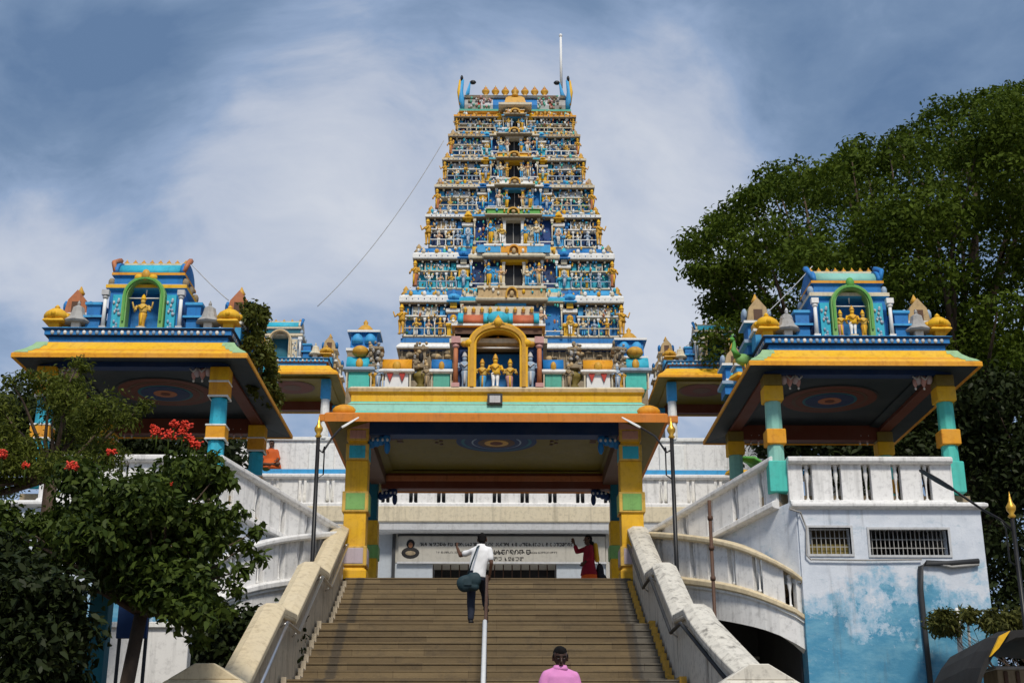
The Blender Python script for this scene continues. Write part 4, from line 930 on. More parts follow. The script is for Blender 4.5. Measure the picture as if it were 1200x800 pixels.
for k, T in enumerate(TIERS):
    yb, yt, yc = T['y']; Yf = T['yf']; Yb = YB0+(YB1-YB0)*k/7
    z0, z1, z2 = az(yb,Yf-.1), az(yt,Yf), az(yc,Yf-.15)
    xl, xr = ax(T['x'][0],yb,Yf), ax(T['x'][1],yb,Yf); C = (xl+xr)/2; W = (xr-xl)/2
    nx = TIERS[k+1] if k < 7 else dict(x=(541,666), yf=45.0)
    h = z1-z0; hc = z2-z1; s = min(1, h/.95)
    fx = lambda f: C+f*W
    m = MB()
    m.box(fx(-.97),fx(.97),Yf+.28,Yb-.28,z0-.02,z1+.02,T['wall'])
    m.ring(fx(-1)+.06,fx(1)-.06,Yf+.06,Yb-.06,[(-.02,z0-.10),(.0,z0-.05),(.03,z0-.03),(.03,z0+.0),(.0,z0+.03),(-.2,z0+.035)],'white',mats=['bluegrey','stone','cream','cream','stone','grey'])
    cb = T.get('cb',.4); sb = min(.62, cb+.14)
    pc = ['white','sky_blue','cream','yellow','blue','tan','cyan','gold']
    if T['kind'] == 'stone':
        for i in range(34):                                        # bare unpainted base with carved relief
            x = fx(-.95+1.9*i/33); pilaster(m, x, Yf+.24, z0+.05, z1, .05, 'stone')
        for i in range(90): m.ell((fx(rt.uniform(-.95,.95)), Yf+.22, rt.uniform(z0,z1)), (rt.uniform(.05,.14),.09,rt.uniform(.04,.12)), rt.choice(['stone','stone','tan']), 8, 5)
        m.box(fx(-.98),fx(.98),Yf+.1,Yb-.1,z0-2.2,z0-.02,'stone')
    else:
        for sd in (-1,1):
            a, c = sorted((fx(sd*sb), fx(sd*.98))); w_ = c-a
            m.box(a,c,Yf+.30,Yf+.42,z0,z1+.01,'navy')  # navy back paints in the shade of the bay recess
            # deep arcade below, framed panel above
            np_ = 4 if k < 5 else 3
            for i in range(np_+1):
                x = a+w_*(.03+.94*i/np_); pilaster(m, x, Yf+.12, z0+.03, z0+h*.60, .035+.02*s, ('white','cream','bluegrey','sky_blue')[(k+i)%4], 'white')
            m.box(a,c,Yf+.14,Yf+.40,z0+h*.57,z0+h*.63,('white','cream','bluegrey')[k%3]); m.box(a-.03,c+.03,Yf+.06,Yf+.40,z0+h*.63,z0+h*.67,('cream','white')[k%2])
            pa, pb = a+w_*.2, c-w_*.2; pcol = T['panel']
            m.box(pa,pb,Yf+.10,Yf+.35,z0+h*.67,z1+.005,pcol)
            for q in range(5 if k < 5 else 4): x = pa+(pb-pa)*q/(4 if k < 5 else 3); m.box(x-.018,x+.018,Yf+.07,Yf+.11,z0+h*.67,z1,('white','bluegrey','cream')[k%3])
            for q in range(int(10*s)+3): m.ell((rt.uniform(pa,pb),Yf+.08,rt.uniform(z0+h*.70,z1-.02)),(rt.uniform(.025,.05),.05,rt.uniform(.03,.06)),('white','cream','palegrey','bluegrey') [q%4] if pcol not in ('white','palegrey') else ('grey','bluegrey','white','cream')[q%4],6,4)
            for xx in (a+w_*.08, c-w_*.08):
                m.box(xx-w_*.06,xx+w_*.06,Yf+.12,Yf+.3,z0+h*.67,z1,('blue','sky_blue','cyan')[k%3])
            # gallery rail
            m.box(a-.02,c+.02,Yf-.03,Yf+.01,z0+h*.22,z0+h*.22+.026,('white','cream','bluegrey')[k%3])
            for i in range(5): x = a+w_*i/4; m.box(x-.016,x+.016,Yf-.025,Yf+.005,z0,z0+h*.22,('white','cream','bluegrey')[k%3])
            # stacked block between side bay and centre bay
            x = fx(sd*(cb+sb)/2); w = W*(sb-cb)*.40
            m.ring(x-w,x+w,Yf+.04,Yf+.5,[(0,z0),(0,z0+h*.30),(.05,z0+h*.32),(.05,z0+h*.40),(-.02,z0+h*.44),(-.02,z0+h*.72),(.05,z0+h*.76),(.05,z0+h*.86),(0,z0+h*.9)],'yellow',mats=[('blue','yellow','cyan','sky_blue')[k%4]]*3+['white',('yellow','blue','yellow','sky_blue')[k%4],'cream','white','white'])
            m.ell((x,Yf+.02,z0+h*.56),(w*.6,.06,h*.13),('white','gold','cream')[k%3],8,5)
            dome_shrine(m, (x, Yf+.04, z0+h*.88), W*(sb-cb)*.8+.10, hc*.9+.10, ('gold','sky_blue','blue','yellow','blue','yellow','sky_blue','yellow')[k], ('cream','yellow')[k%2])
            # corner shrine riding over the ledge
            xk = fx(sd*.93)
            dome_shrine(m, (xk, Yf+.22, z1+.03), .34*s+.12, hc*.85+.10, ('gold','tan','yellow','sky_blue','gold','yellow','tan','gold')[k], ('sky_blue','cream','blue')[k%3])
            for yy in (Yf+1.2,Yf+2.4,Yb-1.8,Yb-.8):
                xx = fx(sd*.97); m.box(xx-.12,xx+.12,yy-.25,yy+.25,z0,z0+h*.7,('blue','white','sky_blue','cream','cyan')[(k+int(yy*2))%5]); m.ell((xx,yy,z0+h*.8),(.16,.26,h*.2),('gold','blue','cream','yellow')[(k+3+int(yy*2))%4],8,5)
        dw = W*.105
        for sd in (-1,1):
            a, c = sorted((fx(sd*.10), fx(sd*cb)))
            m.box(a,c,Yf+.10,Yf+.4,z0,z1+.015,('deep_blue','blue','navy')[k%3])
            for i,q in enumerate((.0,.55,.98)):
                x = a+(c-a)*(q if sd>0 else 1-q); pilaster(m, x, Yf-.08, z0+.03, z1, .045+.02*s, ('white','white','cream')[i] if k%2 else ('cream','white','sky_blue')[i], ('white','cream')[k%2])
            x0_ = a+(c-a)*(.28 if sd>0 else .72); ww = (c-a)*.2
            m.box(x0_-ww,x0_+ww,Yf-.02,Yf+.12,z0+h*.05,z1-h*.22,('bluegrey','palegrey','sky_blue','cream')[k%4])
            m.box(a-.02,c+.02,Yf-.13,Yf-.10,z0+h*.10,z0+h*.10+.03,'white')
        cols = ['white','cream','tan','white','sky_blue','blue','turquoise','gold','gold','yellow','cyan','stone','terracotta','green']
        for i in range(int(150*s)+40):
            f = rt.uniform(-.98,.98)
            if abs(f) < .12: continue
            yy = Yf+(-.10 if abs(f) < cb else rt.uniform(.0,.14))
            r = rt.uniform(.018,.05); m.ell((fx(f),yy,z0+h*rt.uniform(.05,1.0)),(r,.05,r*rt.uniform(.8,2.0)),rt.choice(cols),6,4)
    tier = m.build('tier', tower)
    # ---- cornice
    m = MB(); n0 = fx(-.98),fx(.98)
    scm = T['sc']
    m.ring(fx(-.96),fx(.96),Yf+.22,Yb-.22,[(.0,z1),(.05,z1+hc*.06),(.14,z1+hc*.12),(.16,z1+hc*.22),(.10,z1+hc*.42),(.04,z1+hc*.55),(.02,z1+hc*.62),(.02,z2-.02)],scm,mats=['navy','stone',('white','sky_blue','cream','blue')[k%4],('white','cyan','white','sky_blue')[k%4],'white','cream','blue','bluegrey'])
    if T['kind'] != 'stone':
        for sd in (-1,1):
            a, c = sorted((fx(sd*sb), fx(sd*.99)))
            m.ring(a,c,Yf+.02,Yf+.5,[(.0,z1+.01),(.11,z1+hc*.08),(.13,z1+hc*.14),(.13,z1+hc*.42),(.06,z1+hc*.54),(-.02,z1+hc*.64)],scm,mats=['stone','white',scm,scm,'white','cream']); m.box(a+.03,c-.03,Yf+.03,Yf+.06,z1-h*.05,z1+.012,'dark')  # dark strip under the cornice paints in its shadow
            for q in range(7): m.ell((a+(c-a)*(.08+.84*q/6), Yf-.11, z1+hc*.28),(.02,.02,.03),('navy','stone','blue')[q%3],5,4)
            if T.get('roll'): 
                vault(m, a+.05, c-.05, Yf+.24, z1+hc*.5, .26, hc*.5, T['roll'])
                m.box(a-.05,c+.05,Yf-.07,Yf+.3,z1+hc*.44,z1+hc*.52,'white')
            for q in (.18,.5,.82): m.ell((a+(c-a)*q, Yf-.09, z1+hc*.62),(.04+.03*s,.04,hc*.16),rt.choice(['gold','cream','white']),8,5)
            mx = fx(sd*(cb+sb)/2); m.ell((mx, Yf+.02, z1+hc*.5), (.12,.14,hc*.45), ('gold','blue','cyan','yellow')[k%4], 10, 6)
            # gold corner bud
            m.lathe([(.10*s+.02,0),(.15*s+.02,.10*s),(.08*s,.22*s),(.10*s,.27*s),(.01,.40*s)], (fx(sd*.97),Yf+.15,z1+hc*.55), 'gold' if k%2 else 'tan', 8)
        for sd in (-1,1):
            a, c = sorted((fx(sd*cb*.66),fx(sd*cb)))
            m.ring(a+.02,c,Yf-.10,Yf+.5,[(.0,z1+.006),(.07,z1+hc*.05),(.09,z1+hc*.12),(.09,z1+hc*.30),(.02,z1+hc*.42),(.0,z1+hc*.70)],('white','sky_blue','cream','blue')[k%4],mats=['stone','cream',('white','cyan','cream','sky_blue')[k%4],('white','sky_blue','white','blue')[k%4],'cream'])
            vault(m, a+.06, c-.04, Yf+.15, z1+hc*.62, .2, hc*.45, ('blue','cyan','yellow','sky_blue')[k%4])
            for q in (.2,.8): m.ell((a+(c-a)*q,Yf-.16,z1+hc*.55),(.045,.05,hc*.2),('gold','cream')[k%2],7,5)
        a, c = fx(-cb*.64), fx(cb*.64)
        m.ring(a,c,Yf-.22,Yf+.5,[(.0,z1+.008),(.10,z1+hc*.06),(.13,z1+hc*.14),(.13,z1+hc*.22),(.05,z1+hc*.34),(.03,z2-hc*.22),(.08,z2-hc*.16),(.08,z2-.01)],T['cc'],mats=['stone','cream','cream',T['cc'],T['cc'],T['cc'],'cream' if k%2 else 'white','grey'])
        if k == 2:
            for q0,q1,cc_ in ((-.34,-.12,'sky_blue'),(-.12,.12,'amber'),(.12,.34,'sky_blue')): m.box(fx(q0*cb/.40)+.01,fx(q1*cb/.40)-.01,Yf-.285,Yf-.24,z1+hc*.40,z2-hc*.08,cc_)
        arch_strip(m, C, Yf-.40, Yf-.30, z1+hc*.2, .10+.06*s, hc*.35, z1+hc*.42, .06, 'gold' if k!=2 else 'amber', 10); m.ell((C,Yf-.36,z1+hc*.45),(.08,.05,hc*.2),'tan',8,5)
        for i in range(int(36*s)+12):                      # small seated figures and crests riding on the ledges
            f = rt.uniform(-.98,.98); yy = Yf+(-.28 if abs(f) < cb*.64 else (-.14 if abs(f) < cb else .0)); r = rt.uniform(.03,.06); zz = z1+hc*rt.uniform(.5,1.0)
            m.ell((fx(f),yy,zz),(r,.05,r*1.5),rt.choice(['gold','cream','white','cyan','sky_blue','turquoise','yellow','flesh','tan']),6,4)
            if i%2: m.ell((fx(f),yy,zz+r*1.9),(r*.5,r*.5,r*.6),rt.choice(['gold','flesh','cream']),6,4)
        nd = int(26*W/4)
        for i in range(nd): 
            x = fx(-.97+1.94*(i+.5)/nd); 
            if abs((x-C)/W) > cb+.02: m.box(x-.03,x+.03,Yf-.02,Yf+.1,z1-.05,z1+.01,('cream','white','sky_blue')[i%3])
    m.build('cornice', tier)
    if T['kind'] == 'stone': continue
    # ---- doorway
    m = MB(); dh = h*.92
    m.box(C-dw,C+dw,Yf+.18,Yf+.30,z0,z0+dh,'black'); 
    for sd in (-1,1): m.box(C+sd*dw-.05,C+sd*dw+.05,Yf-.12,Yf+.2,z0,z0+dh,('white','yellow','cream')[k%3])
    m.box(C-dw-.1,C+dw+.1,Yf-.14,Yf+.2,z0+dh,z1+.02,('cream','sky_blue','yellow')[k%3]); m.box(C-.012,C+.012,Yf+.12,Yf+.15,z0,z0+dh,'grey'); m.box(C-dw,C+dw,Yf-.10,Yf+.2,z0-.01,z0+.03,'grey')
    m.build('doorway', tier)
    # ---- statues
    lib = dict(gold=GOLD, mixed=MIX, white=WHT)[T['kind']]
    spots = [(sd*f,hh,y) for sd in (-1,1) for f,hh,y in ((1.0,.98,-.02),(sb+(.98-sb)*.13,.56,.04),(sb+(.98-sb)*.40,.52,.05),(sb+(.98-sb)*.70,.56,.04),(cb*.58,.84,-.20),((cb+sb)/2,.60,-.10),(cb*.30,.72,-.20))]
    for i,(f,hh,y) in enumerate(spots):
        v = lib[(i*3+k*5+(1 if f>0 else 0))%len(lib)] if abs(f) < .97 else (6 if k%2 else 4)
        inst(FIG[v], 'statue', tier, (fx(f), Yf+y, z0+.04), h*hh, rz=(.5*f if abs(f)>.97 else rt.uniform(-.2,.2))); nst += 1
# crowning barrel vault
T = TIERS[-1]; Yf = 45.0; zc = az(130,Yf-.1); zt_ = az(113,Yf+.5); xl, xr = ax(540,122,Yf), ax(667,122,Yf); C = (xl+xr)/2; W = (xr-xl)/2; Yc = 47.0
m = MB(); H = zt_-zc
m.box(xl+.15,xr-.15,Yf+.1,2*Yc-Yf-.1,zc-.1,zc+H*.32,'blue'); pl = []
D = Yc-Yf-.02
prof_v = [(-D,0),(-D*1.03,H*.30),(-D*.98,H*.55),(-D*.80,H*.82),(-D*.5,H*.98),(-.25,H*1.02),(.25,H*1.02),(D*.5,H*.98),(D*.80,H*.82),(D*.98,H*.55),(D*1.03,H*.3),(D,0)]
segs = [(-1,-.74,'grey'),(-.74,-.68,'red'),(-.68,-.44,'palegrey'),(-.44,-.14,'blue'),(-.14,.14,'gold'),(.14,.44,'blue'),(.44,.68,'palegrey'),(.68,.74,'red'),(.74,1,'grey')]
for a,c,mt in segs: m.prismx([(Yc+y,zc+.0+z) for y,z in prof_v], C+a*W*.93+.001, C+c*W*.93-.001, mt)
m.ring(xl+.08,xr-.08,Yf+.05,2*Yc-Yf-.05,[(.05,zc-.05),(.14,zc),(.14,zc+.08),(.04,zc+.12)],'seagreen',mats=['amber','seagreen','green','blue'])
m.prismx([(Yc-D*.9,zc+H*.78),(Yc-D*.94,zc+H*.84),(Yc-D*.6,zc+H*1.02),(Yc+D*.6,zc+H*1.02),(Yc+D*.94,zc+H*.84)], C-W*.94, C+W*.94, 'cream')
for i in range(60):
    f = rt.choice([-1,1])*rt.uniform(.46,.92); m.ell((C+f*W*.93,Yf-.03,zc+H*rt.uniform(.15,.7)),(.05,.06,.06),rt.choice(['seagreen','stone','palegrey','pink']),6,4)
# central kudu shrine
m.ring(C-.42,C+.42,Yf-.35,Yf+.2,[(.1,zc-.02),(.2,zc+.03),(.2,zc+.12),(.05,zc+.16),(.0,zc+.18),(-.08,zc+H*.50),(-.20,zc+H*.62)],'yellow',mats=['cream','cream','yellow','gold','gold','gold','gold']); m.lathe([(.12,0),(.15,.06),(.06,.18),(.08,.22),(.02,.34)],(C,Yf-.15,zc+H*.58),'gold',10)
vt = m.build('crowning_vault', tower)
for i in range(7):
    x = ax(569.5+11.25*i,105,Yc); q = MB(); yk = Yc-.9; zb_ = az(113,yk); q.lathe([(.10,-.5),(.10,.02)],(x,yk,zb_),'cream',8); kalasha(q, (x,yk,zb_), az(100.5,yk)-zb_, 'gold', 'terracotta'); q.build('finial', tower)
for sd in (-1,1):                                               # horned gable ends
    q = MB(); xe = C+sd*(W*.96); zz = az(97,Yf+.6)
    q.loft([[(xe-.12,Yc+math.cos(R(a))*D*1.02,zc+.02+max(0,math.sin(R(a)))*H*1.15) for a in range(0,181,15)],[(xe+.12,Yc+math.cos(R(a))*D*1.02,zc+.02+max(0,math.sin(R(a)))*H*1.15) for a in range(0,181,15)]],'blue')
    q.tube([(xe,Yf+.1,zc+.02),(xe+sd*.06,Yf-.02,zc+H*.5),(xe+sd*.10,Yf+.05,zc+H*.95),(xe+sd*.02,Yf+.1,zz-.18)],[.10,.11,.10,.05],'sky_blue',8); q.tube([(xe+sd*.10,Yf-.02,zc+H*.3),(xe+sd*.16,Yf+.0,zc+H*.9),(xe+sd*.13,Yf+.05,zz-.22)],[.05,.07,.03],'yellow',8)
    q.tube([(xe-sd*.04,Yf+.4,zc+H*.8),(xe-sd*.16,Yf+.4,zc+H*1.05),(xe-sd*.26,Yf+.35,zz-.12)],[.09,.08,.02],'sky_blue',8); q.ell((xe-sd*.36,Yf+.35,zz-.14),(.13,.08,.09),'black',8,5); q.ell((xe+sd*.06,Yf+.08,zz-.12),(.06,.08,.13),'black',8,5)
    q.build('horned_gable', tower)
lr = thing('lightning_rod', 'thin white rod standing up from the right corner of the tower top', 'rod', (ax(657.5,97,45.6),45.6,az(98,45.6)))
b = MB(); pA, pB = at(657.8,104,45.6), at(657,42,45.6); b.tube([pA,pB],[.055,.045],'cleanwhite',8); b.build('rod', lr); MB().ell(pB,(.07,.07,.09),'cleanwhite',8,5).build('rod_tip', lr)

# ================================================================== LEAVES AND TREES
def leaves(name, puffs, n, size, mat, parent, seed=0, flat=.6, shell=.5, aspect=.5, droop=.35, label=None):
    g = np.random.default_rng(seed)
    c = np.array([p[:3] for p in puffs]); r = np.array([p[3] for p in puffs])
    w = r**2; idx = g.choice(len(puffs), n, p=w/w.sum())
    d = g.normal(size=(n,3)); d /= np.linalg.norm(d,axis=1)[:,None]
    rad = r[idx]*(shell+(1-shell)*g.random(n)**.6)*(1+.18*g.normal(size=n))
    p = c[idx]+d*rad[:,None]*np.array([1,1,flat])
    nrm = d*.5+g.normal(size=(n,3))*.6+np.array([0,0,.45]); nrm /= np.linalg.norm(nrm,axis=1)[:,None]
    t = g.normal(size=(n,3)); t[:,2] -= droop; t -= nrm*(t*nrm).sum(1)[:,None]; t /= np.linalg.norm(t,axis=1)[:,None]
    b_ = np.cross(nrm,t); sz = size*(.6+.8*g.random(n))
    L = t*sz[:,None]; B = b_*(sz*aspect*.5)[:,None]
    K = 6; U = nrm*(sz*.10)[:,None]; v = np.empty((n,K,3)); v[:,0] = p; v[:,1] = p+L*.28+B*.85+U; v[:,2] = p+L*.62+B*.8+U*.8; v[:,3] = p+L-U*1.6; v[:,4] = p+L*.62-B*.8+U*.8; v[:,5] = p+L*.28-B*.85+U
    Lc = root_loc(parent); v -= np.array(Lc)
    me = bpy.data.meshes.new(name); me.vertices.add(n*K); me.vertices.foreach_set('co', v.ravel())
    me.loops.add(n*K); me.loops.foreach_set('vertex_index', np.arange(n*K)); me.polygons.add(n); me.polygons.foreach_set('loop_start', np.arange(n)*K); me.polygons.foreach_set('loop_total', np.full(n,K))
    me.materials.append(MATS[mat]); me.update(); me.validate()
    o = bpy.data.objects.new(name, me); COL.objects.link(o); o.parent = parent
    if label: o['label'] = label
    return o
def inside(x, y, poly):
    c = False; j = len(poly)-1
    for i in range(len(poly)):
        if (poly[i][1] > y) != (poly[j][1] > y) and x < (poly[j][0]-poly[i][0])*(y-poly[i][1])/(poly[j][1]-poly[i][1])+poly[i][0]: c = not c
        j = i
    return c
def puffs_in(poly, Y0, Y1, n, r0, r1, seed):
    rr = random.Random(seed); o = []
    xs = [p[0] for p in poly]; ys = [p[1] for p in poly]
    while len(o) < n:
        x, y = rr.uniform(min(xs),max(xs)), rr.uniform(min(ys),max(ys))
        if inside(x,y,poly):
            q = at(x,y,rr.uniform(Y0,Y1))
            if q.z > GZ+.2: o.append((q.x,q.y,q.z,rr.uniform(r0,r1)))
    return o
def branches(parent, base, puffs, r, seed, every=3, mat='bark', hub=None, trunk_r=None):
    m = MB(); rr = random.Random(seed); b0 = Vector(base)
    hub = Vector(hub) if hub else b0+Vector((0,0,3))
    mid = (b0+hub)/2+Vector((rr.uniform(-.2,.2),rr.uniform(-.2,.2),0))
    m.tube([b0-Vector((0,0,.3)),b0+Vector((0,0,.2)),mid,hub],[r*1.4,r*1.1,r*.9,r*.75],mat,10); m.build('trunk', parent)
    m = MB()
    for i,p in enumerate(puffs):
        if i%every: continue
        e = Vector(p[:3]); k1 = hub.lerp(e,.35)+Vector((rr.uniform(-1,1),rr.uniform(-1,1),rr.uniform(.0,1)))*(e-hub).length*.08; k2 = hub.lerp(e,.72)+Vector((rr.uniform(-1,1),rr.uniform(-1,1),rr.uniform(-.3,1)))*(e-hub).length*.07
        m.tube([hub,k1,k2,e],[r*.42,r*.24,r*.12,r*.03],mat,6)
    m.build('limb', parent)
# big rain tree on the right
poly = [(850,300),(862,272),(890,258),(915,228),(945,214),(985,212),(1010,190),(1065,172),(1115,140),(1155,128),(1210,118),(1330,118),(1400,220),(1400,470),(1150,480),(1060,430),(880,425),(866,400),(858,360)]
big = thing('rain_tree', 'huge spreading dark green tree rising behind the turquoise pavilion on the right', 'tree', (16.5,46,GZ))
pf = puffs_in(poly, 36.5, 52, 190, .8, 1.8, 3)+puffs_in([(832,315),(885,300),(890,440),(842,428)], 40, 48, 30, .5, 1.0, 31)
edge = puffs_in([(808,294),(822,266),(840,248),(860,238),(878,212),(935,188),(950,200),(1000,170),(1035,160),(1060,158),(1105,122),(1150,108),(1200,96),(1240,100),(1200,125),(1120,150),(1060,185),(1010,205),(940,215),(880,250),(845,275),(825,300),(840,350),(840,420),(826,405),(817,380),(826,340),(820,310)], 40, 48, 100, .35, .75, 8)
leaves('crown', pf+edge, 150000, .18, 'leaf_rain', big, 1, flat=.42, shell=.55)
branches(big, (16.5,46,GZ), pf+edge, .62, 5, every=5, hub=(15.5,45,6.5))
# dark thicket under it, right edge of the picture
poly = [(1158,455),(1420,440),(1420,800),(1172,800),(1166,700)]
thk = thing('dark_tree', 'dark shaded tree filling the gap beside the blue stained wall at the right edge', 'tree', (15.8,38,GZ))
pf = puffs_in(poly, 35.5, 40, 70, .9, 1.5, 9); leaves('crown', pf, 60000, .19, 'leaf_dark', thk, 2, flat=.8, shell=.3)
branches(thk, (15.8,38,GZ), pf, .3, 6, every=6, hub=(15.8,38,2.5))
back = thing('dark_tree', 'dark tree crown seen under the eave behind the turquoise pavilion', 'tree', (8.5,37.5,GZ))
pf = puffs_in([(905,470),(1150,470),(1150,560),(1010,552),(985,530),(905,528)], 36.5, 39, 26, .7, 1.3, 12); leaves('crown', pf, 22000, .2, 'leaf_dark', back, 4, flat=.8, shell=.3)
branches(back, (10.5,37.8,GZ), pf, .25, 6, every=3, hub=(10.3,37.8,5.5))
bk2 = thing('dark_tree', 'dark tree crown seen under the eave behind the cyan pavilion', 'tree', (-10.5,37.8,GZ))
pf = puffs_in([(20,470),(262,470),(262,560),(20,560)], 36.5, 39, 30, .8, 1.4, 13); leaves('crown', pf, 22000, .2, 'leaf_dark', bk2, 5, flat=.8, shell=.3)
branches(bk2, (-10.5,37.8,GZ), pf, .25, 7, every=3, hub=(-10.3,37.8,5.5))
# feathery tree at the left edge
fe = thing('feathery_tree', 'light green feathery tree in front of the left pillar of the cyan pavilion', 'tree', (-6.6,20,GZ))
poly = [(-120,470),(-40,440),(30,452),(62,440),(88,428),(108,440),(95,462),(135,482),(160,498),(128,512),(140,540),(100,545),(40,560),(-120,640)]
pf = puffs_in(poly, 18.8, 21, 46, .22, .5, 14)+[(*at(x,y,19.6),.16) for x,y in ((92,424),(100,431),(150,485),(165,478),(172,473),(140,492),(155,495),(30,440),(12,446))]
leaves('crown', pf, 30000, .075, 'leaf_feather', fe, 6, flat=.7, shell=.1, aspect=.35, droop=.7)
branches(fe, (-6.6,20,GZ), pf, .13, 8, every=2, hub=at(60,560,20))
# flowering broad-leaved tree in the left foreground
fl = thing('flowering_tree', 'dark broad-leaved tree with scarlet flower heads in the left foreground', 'tree', (-4.6,17.3,GZ))
poly = [(30,590),(70,560),(130,545),(190,532),(232,545),(255,585),(262,620),(262,655),(240,700),(222,738),(200,730),(170,690),(120,660),(60,680),(-60,700),(-80,600)]
pf = puffs_in(poly, 16.2, 18.6, 80, .20, .46, 15)+[(*at(x,y,17.0),.13) for x,y in ((300,622),(303,655),(284,668),(270,562),(258,552),(280,598),(262,716),(232,752),(286,640),(250,535),(275,690))]
leaves('crown', pf, 34000, .115, 'leaf_broad', fl, 7, flat=.7, shell=.2, aspect=.5, droop=.7)
hub = at(165,720,17.3)
branches(fl, (-4.9,17.3,GZ), pf, .11, 9, every=2, hub=hub)
rr = random.Random(2)
for i,(x,y,s) in enumerate(((184,507,1),(204,498,.9),(218,500,1),(198,511,1.1),(222,514,.9),(229,522,1.1),(180,500,.5),(130,531,.8),(84,547,1.0),(30,546,.7),(3,533,1),(203,568,.5),(214,507,.8))):
    p = at(x,y,16.9); q = MB()
    for k in range(44):
        a = rr.uniform(0,6.28); d = .075*s*rr.random()**.6; e = (p.x+d*math.cos(a),p.y+d*math.sin(a),p.z+rr.uniform(-.035,.05)*s)
        l = Vector((rr.uniform(-1,1),rr.uniform(-1,1),rr.uniform(-.4,1))).normalized()*.045*s; q.tube([e,Vector(e)+l*.6,Vector(e)+l],[.006,.015*s,.003],'flower',5)
    q.tube([p-Vector((0,0,.22)),p],[.01,.012],'leaf_broad',5); q.build('flower_head', fl)
# low dark bushes beneath
bu = thing('dark_bush', 'dark leafy bush at the bottom left corner in front of teal posts', 'bush', (-5.6,15.6,GZ))
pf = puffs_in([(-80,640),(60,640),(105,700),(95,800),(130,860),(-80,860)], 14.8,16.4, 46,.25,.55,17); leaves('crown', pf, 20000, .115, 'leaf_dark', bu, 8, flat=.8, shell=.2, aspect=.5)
branches(bu, (-5.6,15.6,GZ), pf, .08, 3, every=4, hub=(-5.5,15.6,.2))
bu2 = thing('dark_bush', 'dark bush under the curved balcony beside the left stair wall', 'bush', (-5.4,24.0,GZ))
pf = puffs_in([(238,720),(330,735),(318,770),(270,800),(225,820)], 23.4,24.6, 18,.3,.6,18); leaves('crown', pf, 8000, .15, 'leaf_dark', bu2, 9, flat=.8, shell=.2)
branches(bu2, (-5.4,24.0,GZ), pf, .08, 3, every=4, hub=(-5.3,24,.6))
# creeper hanging from the side of the cyan pavilion roof
vine = thing('creeper', 'green creeper hanging down the right side of the cyan pavilion roof', 'plant', (PL['x1']+.3,27.6,PL['zk']-.4))
pf = []; rr = random.Random(6)
for i in range(34):
    y = rr.uniform(27.0,30.5); z = PL['zk']+rr.uniform(-.45,1.5)*(1 if y < 29 else .7); pf.append((PL['x1']+.22+rr.uniform(0,.16),y,z,rr.uniform(.10,.22)))
leaves('foliage', pf, 6000, .11, 'leaf_vine', vine, 10, flat=1.2, shell=.2)
m = MB()
for i in range(9): y = 27.1+.4*i; m.tube([(PL['x1']+.16,y,PL['zk']-.1),(PL['x1']+.26,y+.1,PL['zk']+.4),(PL['x1']+.22,y+.15,PL['zk']+1.1)],.015,'bark',5)
m.build('stem', vine)
# dry plant by the right wall
dp = thing('dry_shrub', 'straggly olive shrub growing against the foot of the blue stained wall', 'bush', (9.9,25.2,GZ))
pf = [(*at(rr.uniform(1095,1205),rr.uniform(716,738),rr.uniform(24.9,25.7)),rr.uniform(.14,.3)) for i in range(22)]
leaves('foliage', pf, 4200, .13, 'leaf_dry', dp, 11, flat=.6, shell=.1, aspect=.3)
branches(dp, (10.2,25.3,GZ), pf, .05, 4, every=1, hub=(10.1,25.3,1.4))

# ================================================================== LAMP POSTS, POLES, CABLES
def lamp_post(px, ybot, ytop, Y, zbase, arm, label, headmat):
    p0, p1 = at(px[1],ybot,Y), at(px[0],ytop,Y); x = (p0.x+p1.x)/2
    t = thing('lamp_post', label, 'lamp post', (p1.x,Y,zbase), 'black lamp posts with gold finials')
    b = MB(); b.tube([(p1.x,Y,zbase),(p1.x,Y,p1.z)], [.05,.042], 'black', 8); b.lathe([(.09,0),(.10,.04),(.06,.3)],(p1.x,Y,zbase),'black',10); b.build('pole', t)
    b = MB(); b.lathe([(.035,-.02),(.075,.02),(.04,.07),(.085,.14),(.09,.2),(.04,.28),(.015,.4),(.004,.48)], (p1.x,Y,p1.z), 'brass', 10); b.build('finial', t)
    a = MB(); P = [Vector((p1.x,Y,p1.z-.25))]+[at(ux,uy,uY) for ux,uy,uY in arm[:-1]]; a.tube(P, .022, 'black', 6); a.tube([(p1.x,Y,p1.z-.9),(p1.x-.14*(1 if px[0]>600 else -1),Y,p1.z-.8),(p1.x-.14*(1 if px[0]>600 else -1),Y,p1.z-.2),P[1]], .016,'black',6); a.build('arm', t)
    e0 = P[-1]; e1 = at(*arm[-1]); h = MB(); d = (e1-e0).normalized(); sd = d.cross(Vector((0,0,1))).normalized(); up = sd.cross(d)
    L = (e1-e0).length; rings = []
    for f,w,hh in ((0,.03,.04),(.15,.055,.05),(.5,.075,.045),(.95,.065,.03),(1,.04,.02)):
        c = e0+d*L*f; rings.append([c+sd*w-up*hh*.5,c-sd*w-up*hh*.5,c-sd*w*.8+up*hh*.5,c+sd*w*.8+up*hh*.5])
    h.loft(rings, headmat); h.build('lamp_head', t, bevel=.008)
    return t
lamp_post((373,352),690,512,27.3,3.17-2.2,[(378,530,27.3),(389,513,27.5),(400,501,27.8),(420,489,28.0)],'black lamp post left of the porch carrying a white lamp head toward the eave','cleanwhite')
lamp_post((787,783),690,513,27.3,3.17-2.2,[(781,530,27.3),(768,511,27.5),(751,501,27.8),(729,489,28.0)],'black lamp post right of the porch carrying a white lamp head toward the eave','cleanwhite')
